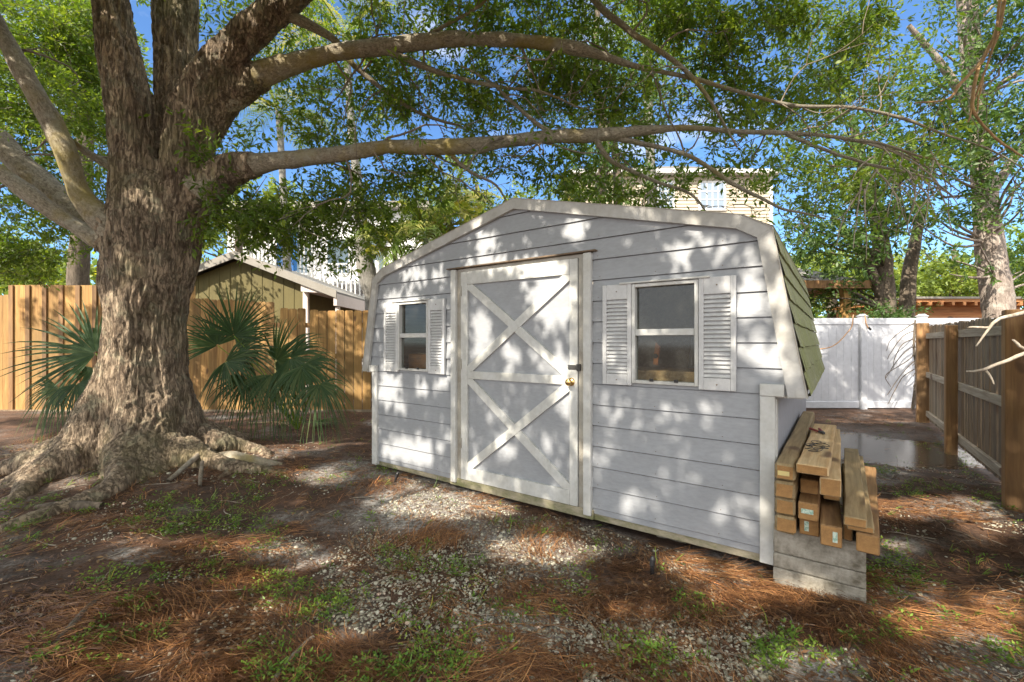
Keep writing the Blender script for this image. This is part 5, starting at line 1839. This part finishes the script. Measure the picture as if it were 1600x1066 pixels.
make_tree('tall_pale_tree', 'tall tree with a thick pale pinkish trunk at the right edge behind the fences', 'tree',
          [[(1564, 620, 9.7, 22), (1560, 490, 9.7, 20), (1548, 400, 9.7, 18), (1538, 300, 9.7, 15), (1527, 200, 9.7, 13), (1518, 100, 9.7, 12), (1512, 0, 9.7, 13), (1505, -150, 9.7, 11), (1510, -320, 9.7, 9)],
           [(1540, 320, 9.7, 7), (1590, 240, 9.6, 6), (1660, 160, 9.4, 4)], [(1524, 180, 9.7, 7), (1470, 100, 9.5, 5), (1420, 40, 9.3, 3)]],
          [(1500, 150, 9.0, 60, 70, .9, 1.0), (1560, 70, 9.0, 60, 60, .9, 1.0), (1590, 180, 8.8, 70, 70, .9, 1.0), (1500, 250, 9.0, 60, 50, .8, .9), (1590, 300, 8.8, 50, 60, .8, .7), (1470, 60, 9.2, 40, 30, .6, .4), (1480, 330, 9.2, 60, 40, .7, .6), (1560, -40, 9, 90, 60, 1, 1), (1640, 60, 8.6, 70, 90, 1, 1), (1510, 400, 9.2, 36, 30, .5, .35), (1610, 420, 10.2, 60, 40, .6, .8)],
          M_LEAF_D, M_TWIG, .090, M_PINKTR, 131, length=.5)
make_tree('thin_dark_tree', 'slender tree with two dark stems rising behind the shed ridge, left of the beige house', 'tree',
          [[(934, 615, 11.5, 9), (940, 400, 11.5, 8), (938, 300, 11.5, 7.5), (946, 220, 11.5, 7), (930, 100, 11.5, 6), (940, -60, 11.5, 4)],
           [(966, 615, 11.8, 8), (962, 400, 11.8, 7), (966, 300, 11.8, 7), (955, 180, 11.8, 5)]],
          [(880, 300, 11, 60, 24, .8, .8), (920, 230, 11, 60, 50, .9, .8), (980, 160, 11, 70, 60, 1, .7), (900, 90, 11, 80, 50, 1, .7), (1000, 290, 11, 40, 40, .7, .4), (960, 310, 10.6, 40, 20, .5, .5)],
          M_LEAF_D, M_TWIG, .10, M_DARKTR, 151, length=.5)
make_tree('grey_stemmed_tree', 'tree with a single straight grey stem standing before the left end of the beige house', 'tree',
          [[(1024, 610, 13, 8), (1022, 420, 13, 8), (1018, 300, 13, 7.5), (1014, 190, 13, 7), (1010, 80, 13, 6), (1008, -80, 13, 4)]],
          [(1010, 60, 12.6, 70, 60, 1, .7), (1060, 110, 12.6, 60, 40, 1, .6), (1040, -40, 12.6, 90, 60, 1, 1)],
          M_LEAF, M_TWIG, .11, M_PALMTR, 161, length=.5)
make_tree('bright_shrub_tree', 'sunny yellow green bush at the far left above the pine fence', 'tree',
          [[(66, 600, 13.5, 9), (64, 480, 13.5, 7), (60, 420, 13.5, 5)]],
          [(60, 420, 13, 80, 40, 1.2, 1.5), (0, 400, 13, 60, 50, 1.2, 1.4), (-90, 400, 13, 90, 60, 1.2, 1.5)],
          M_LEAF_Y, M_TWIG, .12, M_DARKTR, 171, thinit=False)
make_tree('brown_stemmed_tree', 'tree with a plain brown stem just left of the oak, behind the pine fence', 'tree',
          [[(122, 620, 10, 14), (122, 440, 10, 13), (128, 330, 10, 12), (134, 220, 10, 10), (140, 60, 10, 8), (140, -120, 10, 4)]],
          [(40, 180, 9.5, 100, 60, 1.2, 1.0), (130, 60, 9.5, 90, 80, 1.2, 1.1), (-80, 120, 9.5, 100, 100, 1.2, 1.2), (210, -60, 9.5, 90, 60, 1.2, .9), (90, 330, 10, 60, 40, .8, .6), (240, 330, 10, 50, 40, .8, .6)],
          M_LEAF, M_TWIG, .10, M_DARKTR, 181, length=.5)
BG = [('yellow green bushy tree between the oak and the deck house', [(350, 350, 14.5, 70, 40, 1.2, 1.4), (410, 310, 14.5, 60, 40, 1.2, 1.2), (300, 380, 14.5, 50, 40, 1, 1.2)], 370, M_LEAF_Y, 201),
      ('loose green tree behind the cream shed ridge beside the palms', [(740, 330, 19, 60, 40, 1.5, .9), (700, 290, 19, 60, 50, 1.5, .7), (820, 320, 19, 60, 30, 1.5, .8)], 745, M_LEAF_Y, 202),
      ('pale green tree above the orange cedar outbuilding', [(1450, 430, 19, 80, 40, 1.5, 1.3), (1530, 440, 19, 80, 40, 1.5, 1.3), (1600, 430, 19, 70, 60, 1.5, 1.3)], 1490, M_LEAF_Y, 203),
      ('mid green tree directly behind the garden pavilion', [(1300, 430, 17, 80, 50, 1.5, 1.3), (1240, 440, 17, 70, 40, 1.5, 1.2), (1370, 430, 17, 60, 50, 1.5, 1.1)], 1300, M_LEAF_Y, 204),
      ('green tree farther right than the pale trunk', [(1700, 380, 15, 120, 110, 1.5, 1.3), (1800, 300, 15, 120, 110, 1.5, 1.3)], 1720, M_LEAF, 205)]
for lab, bl, tx, lm, sd in BG:
    Yb = bl[0][2]
    make_tree('background_tree', lab, 'tree', [[(tx, HOR + FPX * CH / Yb, Yb, 8), (tx, 480, Yb, 7), (tx + 4, bl[0][1], Yb, 5), (tx, bl[0][1] - 40, Yb, 3)]], bl, lm, M_TWIG, .15, M_DARKTR, sd, group='trees beyond the neighbouring buildings', thinit=False, length=.6, cs=1.0)
# low hedge of bushes just behind the white fence
make_tree('hedge_bush', 'clipped dark bush showing just above the white fence left of its far post', 'bush',
          [[(1390, 620, 9.6, 5), (1392, 540, 9.6, 4), (1392, 500, 9.6, 3)]],
          [(1400, 492, 9.6, 46, 14, .4, 1.6), (1350, 500, 9.6, 30, 10, .3, 1.2)], M_LEAF_D, M_TWIG, .06, M_DARKTR, 211, thinit=False)
# far-off wood closing the horizon
f = Foliage(300)
C = []
rr = np.random.default_rng(301)
n = 26000
x = rr.uniform(-75, 95, n)
topz = 6.0 + 3.5 * vnoise(np.stack([x * .18, x * 0, x * 0], -1), 7) + 1.5 * vnoise(np.stack([x * .7, x * 0, x * 0], -1), 8)
z_ = rr.random(n) ** .7 * topz
y = 42 + rr.normal(0, 2, n)
f.cards(np.stack([x, y, z_], -1), .75, .6)
oo = bpy.data.objects
me = leaves_mesh('far_wood', np.concatenate(f.pos), np.concatenate(f.ax), np.concatenate(f.nr), np.concatenate(f.L), np.concatenate(f.W), np.concatenate(f.rnd))
tag(link('far_wood', me, None, M_LEAF), kind='stuff')


# ================================================================== PALMS
def feather_frond(base, az, el, L, r, droop=1.2, n=34, lw=.022, ll=.34):
    """one pinnate frond: V,F of rachis+leaflets"""
    k = 12
    p = np.array(base, float); d = np.array([math.cos(az) * math.cos(el), math.sin(az) * math.cos(el), math.sin(el)])
    pts = [p.copy()]
    for i in range(k):
        d = norm(d + np.array([0, 0, -droop / k * (0.4 + i / k * 1.3)])); p = p + d * L / k; pts.append(p.copy())
    pts = np.array(pts)
    Vr, Fr, _ = tube(np.c_[pts, np.linspace(.016, .004, k + 1)], 4)
    T = norm(np.gradient(pts, axis=0))
    Vs = [Vr]; Fs = [Fr]; nn = len(Vr)
    side0 = norm(np.cross(T[0], [0, 0, 1.0]))
    for j in range(n):
        t = .15 + .85 * j / n
        i = t * k; i0 = min(int(i), k - 1); f = i - i0
        b0 = pts[i0] * (1 - f) + pts[i0 + 1] * f; tt = T[i0]
        l = ll * (math.sin(math.pi * (t * .85 + .12)) ** .6) * r.uniform(.85, 1.1)
        for s in (-1, 1):
            sd = norm(side0 * s + tt * .7 + np.array([0, 0, r.uniform(-.1, .35)]))
            mid = b0 + sd * l * .5; tip = b0 + sd * l * .95 + np.array([0, 0, -l * r.uniform(.2, .55)])
            wv = norm(np.cross(sd, [0, 0, 1.0]) + np.array([0, 0, .4 * s])) * lw * .5
            Vs.append(np.array([b0 - wv * .4, b0 + wv * .4, mid + wv, mid - wv, tip])); Fs.append(np.array([(nn, nn + 1, nn + 2, nn + 3), (nn + 3, nn + 2, nn + 4, nn + 4)])); nn += 5
    return np.concatenate(Vs), np.concatenate(Fs)


def tri_fix(V, F):
    q_ = F[F[:, 2] != F[:, 3]]; t = F[F[:, 2] == F[:, 3]][:, :3]
    return [q_, t] if len(t) else [q_]


def feather_palm(label, trunk, crown, L, nf, seed, ll=.34, trm=M_PALMTR, lw=.022, mat=M_FROND, elr=(-.2, 1.3)):
    r = random.Random(seed)
    b0 = R4(*trunk[0]); o3 = np.array([b0[0], b0[1], 0])
    t = thing('feather_palm', label, 'palm', tuple(o3), 0, 'feather palms behind the shed')
    rows = resample([R4(*x) for x in trunk], .12)
    rows[:, 3] *= 1 + .04 * np.sin(np.arange(len(rows)) * 1.9)
    V, F, uv = tube(rows, 14, .04, seed)
    link('trunk', np_mesh('trunk', V - o3, F, True, uv=uv), t, trm)
    top = rows[-1, :3]
    for k in range(nf):
        V, F = feather_frond(top + [0, 0, r.uniform(-.1, .1)], k * 2.4 + r.uniform(-.3, .3), r.uniform(*elr), L * r.uniform(.75, 1.1), r, r.uniform(.9, 1.7), ll=ll, lw=lw)
        link('frond', np_mesh('frond', V - o3, tri_fix(V, F), False, {'rnd': np.full(len(V), r.random() * .95)}), t, mat)
    return t


feather_palm('tall palm with smooth grey trunk beside the left corner of the shed roof', [(592, 640, 9.6, 17), (586, 480, 9.6, 15), (574, 430, 9.6, 14), (566, 380, 9.6, 12), (560, 300, 9.6, 8), (548, 180, 9.6, 6), (540, 60, 9.6, 5.5)], 0, 2.2, 14, 5, ll=.5)
feather_palm('low feathery palm left of the shed ridge with arching yellowish fronds', [(660, 620, 9.2, 5), (662, 480, 9.2, 4.5), (664, 400, 9.2, 4), (666, 372, 9.2, 4)], 0, 1.5, 18, 6, ll=.42, lw=.034)
feather_palm('feathery palm close to the left roof slope of the shed', [(622, 630, 9.0, 5), (620, 500, 9.0, 4.5), (618, 410, 9.0, 4), (616, 385, 9.0, 4)], 0, 1.3, 16, 7, ll=.40, lw=.034)
feather_palm('slim palm with small crown right behind the left roof slope', [(712, 620, 9.8, 4), (708, 480, 9.8, 4), (706, 400, 9.8, 4), (702, 330, 9.8, 3.5)], 0, 1.4, 16, 8, ll=.40, lw=.032)
feather_palm('tall palm whose pale crown shows between the two oak limbs', [(452, 610, 12.5, 9), (448, 400, 12.5, 6), (440, 250, 12.5, 5), (436, 175, 12.5, 5)], 0, 2.0, 14, 9, ll=.5)
feather_palm('palm peeking over the ridge before the beige house', [(905, 600, 13, 5), (905, 420, 13, 5), (908, 320, 13, 5), (925, 300, 13, 5)], 0, 1.6, 12, 12, ll=.4)


# ------------------------------------------------------------------ saw palmettos: fan leaves
def fan(hub, axis, nrm, R, r, spread=190, n=34, droop=.35, fold=.16, lw=.029):
    axis = norm(np.array(axis, float)); nrm = np.array(nrm, float)
    nrm = norm(nrm - axis * np.dot(nrm, axis)); side = np.cross(nrm, axis)
    Vs = []; Fq = []; nn = 0
    for k in range(n):
        u = (k + .5) / n * 2 - 1
        a = math.radians(spread / 2) * u + r.uniform(-.03, .03)
        d = axis * math.cos(a) + side * math.sin(a)
        tg = -axis * math.sin(a) + side * math.cos(a)
        l = R * (1 - .25 * abs(u) ** 2) * r.uniform(.86, 1.06)
        bend = droop * r.uniform(.5, 1.5)
        if r.random() < .12: l *= r.uniform(.5, .8); bend += .5
        ts = [0.03, .22, .42, .62, .82, 1.0]; ws = [.10, .75, 1.0, .72, .38, .03]
        for i, (t, w) in enumerate(zip(ts, ws)):
            c = np.array(hub) + d * l * t + np.array([0, 0, -1.0]) * bend * l * max(0, t - .35) ** 2 * 1.6 + nrm * fold * l * t * (abs(u) ** 1.5)
            wid = lw * w * .5 * (R / .8)
            Vs += [c - tg * wid + nrm * wid * .5, c, c + tg * wid + nrm * wid * .5]
            if i:
                b_ = nn + 3 * i
                Fq += [(b_ - 3, b_ - 2, b_ + 1, b_), (b_ - 2, b_ - 1, b_ + 2, b_ + 1)]
        nn += 18
    return np.array(Vs), np.array(Fq)


def palmetto(label, root, fronds, seed):
    r = random.Random(seed)
    rt = np.array([root[0], root[1], gh1(root[0], root[1])])
    t = thing('saw_palmetto', label, 'palmetto', tuple(rt), 0, 'saw palmettos around the oak')
    for k in range(3):
        pass
    for (px, py, Y, ang, R, tilt, droop) in fronds:
        hub = P(px, py, Y)
        a = math.radians(ang)
        axis = np.array([math.cos(a), tilt * .5, math.sin(a)])
        nrm = np.array([0.15, -1.0, .55 + .2 * tilt])
        V, F = fan(hub, axis, nrm, R, r, droop=droop)
        fr = link('frond', np_mesh('frond', V - rt, F, False, {'rnd': np.repeat(np.array([r.random() for _ in range(34)]) * .5 + r.random() * .4, 18)}), t, M_PALMLEAF)
        mid = (hub + rt) / 2 + np.array([0, 0, .12])
        rows = resample([list(rt + [0, 0, -.03]) + [.012], list(mid) + [.009], list(hub) + [.006]], .1)
        V, F, _ = tube(rows, 6)
        link('petiole', np_mesh('petiole', V - rt, F, True, {'rnd': np.full(len(V), .8)}), fr, M_WEED)
        fr.children[0].matrix_parent_inverse = Matrix()
    return t


palmetto('large saw palmetto with dark blue green fans right of the oak trunk', (-3.1, 6.5),
         [(366, 525, 6.1, 80, .80, -.3, .12), (372, 548, 6.2, 20, .86, -.4, .30), (352, 565, 6.0, -20, .72, -.6, .45), (340, 540, 6.3, 115, .66, -.3, .2),
          (430, 565, 6.2, 35, .90, -.2, .30), (452, 560, 6.1, -15, .78, -.6, .75), (472, 572, 6.0, -50, .76, -.6, 1.0), (425, 585, 6.0, -75, .70, -.6, .9), (385, 590, 6.0, -100, .62, -.6, .7), (500, 600, 5.9, -65, .55, -.5, 1.0)], 3)
palmetto('smaller saw palmetto with spreading fans left of the oak trunk', (-5.3, 6.2),
         [(150, 552, 6.3, 155, 1.05, -.3, .18), (92, 606, 6.0, 235, .56, -.5, 1.1), (120, 600, 6.0, 290, .5, -.5, 1.0), (146, 575, 6.2, 262, .6, -.3, .8)], 4)
# dead frond on the ground
r = random.Random(8)
for lab, (px, py), ang, R, m_ in (('dry tan palmetto frond lying on the ground right of the palmetto', (430, 668), -10, .55, M_STRAW), ('green palmetto frond lying flat near the left corner of the shed', (490, 668), -25, .52, M_PALMLEAF)):
    Y = FPX * (CH - .07) / (py - HOR)
    x = (px - 800) / FPX * Y
    z0 = gh1(x, Y)
    V, F = fan((0, 0, .06), (math.cos(math.radians(ang)), -.3, .02), (0, 0, 1), R, r, spread=120, n=20, droop=.15)
    t = thing('fallen_frond', lab, 'frond', (x, Y, z0))
    link('fan', np_mesh('fan', V, F, False, {'rnd': np.repeat([r.random() for _ in range(20)], 18)}), t, m_)
    V, F, _ = tube(resample([[-.45, .1, .02, .008], [0, 0, .06, .006]], .1), 5)
    link('petiole', np_mesh('petiole', V, F, True, {'rnd': np.full(len(V), .7)}), t, m_)


# ================================================================== BARE TWIGS, VINES, DEBRIS
def branch_thing(name, label, cat, paths, mat, group=None, seg=7, lump=.15):
    o3 = P(*paths[0][0][:3])
    B = Bundle()
    for i, p in enumerate(paths):
        k_ = {'dry_vine': .5, 'dead_branch': .8, 'dead_twig_tangle': .8}.get(name, 1.0)
        rows = resample([R4(x[0], x[1], x[2], x[3] * k_) for x in p], .03)
        rows[:, :3] += ((np.stack([fbm(rows[:, :3] * 9, 2, 70 + i), fbm(rows[:, :3] * 9, 2, 80 + i), fbm(rows[:, :3] * 9, 2, 90 + i)], -1) - .5) * .03) * np.linspace(0, 1, len(rows))[:, None]
        rows[:, :3] -= o3
        B.tube(rows, seg, lump, i)
    o = link(name, B.mesh(name), None, mat)
    o.location = o3
    return tag(o, label, cat, group)


branch_thing('dead_branch', 'bare bleached dead branch reaching in from the right edge', 'branch',
             [[(1760, 640, 2.3, 9), (1700, 520, 2.3, 6.5), (1650, 484, 2.25, 5), (1600, 489, 2.2, 4), (1560, 499, 2.2, 3.3), (1544, 515, 2.2, 2.6), (1522, 542, 2.2, 1.5)],
              [(1546, 512, 2.2, 2.4), (1530, 511, 2.2, 2), (1514, 512, 2.2, 1.3)],
              [(1730, 590, 2.3, 7), (1660, 548, 2.25, 5), (1600, 553, 2.2, 4), (1573, 563, 2.2, 3.4), (1538, 579, 2.2, 3), (1511, 580, 2.2, 1.8)],
              [(1540, 579, 2.2, 2.6), (1548, 590, 2.2, 2), (1554, 601, 2.2, 1.3)],
              [(1640, 552, 2.2, 3), (1600, 543, 2.2, 2.6), (1590, 536, 2.2, 2.4), (1580, 529, 2.2, 1.6)],
              [(1900, 1000, 2.35, 14), (1840, 840, 2.35, 12), (1760, 640, 2.3, 9)]], M_DEAD)
branch_thing('dry_vine', 'leafless dark vine hanging on the end post of the white vinyl fence', 'vine',
             [[(1430, 500, 8.7, 3), (1428, 540, 8.7, 3), (1432, 590, 8.7, 4), (1426, 640, 8.7, 5)]] +
             [[(1430 - random.random() * 3, 505 + k * 12, 8.7, 1.6), (1418 - random.random() * 14, 512 + k * 13, 8.65, 1.3), (1404 - random.random() * 22, 530 + k * 14, 8.6, 1.1), (1398 - random.random() * 16, 548 + k * 14, 8.6, .8)] for k in range(7)] +
             [[(1430, 510 + k * 16, 8.7, 1.8), (1438, 520 + k * 16, 8.65, 1.6), (1426, 540 + k * 16, 8.6, 1.2)] for k in range(6)], M_DARKTR)
branch_thing('hanging_vine', 'thin orange brown vine strands hanging from the crown at the upper right', 'vine',
             [[(1566, -60, 4.2, 2), (1560, 20, 4.2, 1.8), (1552, 70, 4.2, 1.8), (1536, 120, 4.2, 1.6), (1522, 160, 4.2, 1.3), (1512, 192, 4.2, .9)],
              [(1572, -60, 4.25, 1.6), (1566, 30, 4.25, 1.6), (1545, 95, 4.25, 1.4), (1530, 150, 4.25, 1.2), (1525, 185, 4.25, .8)],
              [(1580, -60, 4.25, 3), (1560, 40, 4.25, 3), (1530, 100, 4.25, 2.6), (1500, 130, 4.2, 2.4), (1480, 155, 4.2, 2), (1430, 162, 4.2, 1.2)],
              [(1530, 100, 4.25, 2.4), (1520, 150, 4.2, 2.2), (1524, 180, 4.2, 2), (1560, 220, 4.2, 1.7), (1610, 250, 4.2, 1.3)]], M_STRAWB if 'M_STRAWB' in globals() else bark('orange_vine', (0.48, 0.30, 0.14), (0.30, 0.18, 0.09), strength=.3, dist=.003))
# tangle of pale dead twigs hanging below the lower limb on the right
paths = []
r = random.Random(17)
for k in range(26):
    x = r.uniform(1340, 1470); y = r.uniform(225, 300)
    dx = r.uniform(-50, 60); dy = r.uniform(30, 110)
    Yk = r.uniform(4.0, 4.6)
    paths.append([(x, y, Yk, 1.7), (x + dx * .4, y + dy * .25, Yk, 1.5), (x + dx * .8, y + dy * .6, Yk, 1.2), (x + dx, y + dy, Yk, .7)])
paths.insert(0, [(1330, 218, 4.4, 3), (1380, 232, 4.35, 2.6), (1430, 255, 4.3, 2.2), (1480, 300, 4.3, 1.4)])
branch_thing('dead_twig_tangle', 'hanging tangle of pale dead twigs below the end of the lower oak limb', 'branch', paths, M_DEAD, seg=4, lump=0)
# sticks and surface roots near the oak
GS = lambda px, py, up=0.0: None


def ground_stick(name, label, pts, mat, group=None, cat='stick'):
    rows = []
    for px, py, up, rp in pts:
        Y = FPX * CH / (py - HOR)
        for _ in range(6):
            x = (px - 800) / FPX * Y
            Y = FPX * (CH - gh1(x, Y) - up) / (py - HOR)
        x = (px - 800) / FPX * Y
        rows.append([x, Y, gh1(x, Y) + up, rp / FPX * Y])
    rows = resample(rows, .04)
    o3 = rows[0, :3].copy(); rows[:, :3] -= o3
    B = Bundle(); B.tube(rows, 8, .25, 3)
    o = link(name, B.mesh(name), None, mat); o.location = o3
    return tag(o, label, cat, group)


ground_stick('surface_root', 'thick pale surface root curving across the ground right of the oak', [(322, 722, -.01, 9), (345, 716, .03, 11), (375, 719, .035, 10), (405, 724, .01, 8), (440, 729, -.03, 6)], M_LIMB, None, 'root')
ground_stick('fallen_branch', 'forked dark fallen stick leaning on the pale surface root', [(262, 752, .02, 4), (295, 725, .07, 4), (318, 705, .14, 3.5), (330, 702, .16, 2.5)], M_TWIG)
ground_stick('fallen_branch', 'short upright broken stick beside the surface root', [(312, 760, .01, 3), (314, 740, .05, 3.2), (316, 722, .10, 2.6)], M_TWIG)
ground_stick('fallen_branch', 'flat dark branch lying before the front root of the oak', [(55, 793, .02, 5), (100, 790, .03, 7), (160, 791, .02, 5)], M_DARKTR)
ground_stick('fallen_branch', 'long thin dark stick lying in the left foreground mulch', [(80, 1010, .01, 4), (105, 985, .02, 5), (135, 950, .02, 3.5), (150, 940, .02, 2.5)], M_DARKTR)
ground_stick('fallen_branch', 'lichen spotted stick lying in the gravel near the bottom centre left', [(425, 1066, .01, 4), (450, 1035, .02, 5), (478, 1005, .02, 4), (490, 995, .02, 3)], M_TWIG)
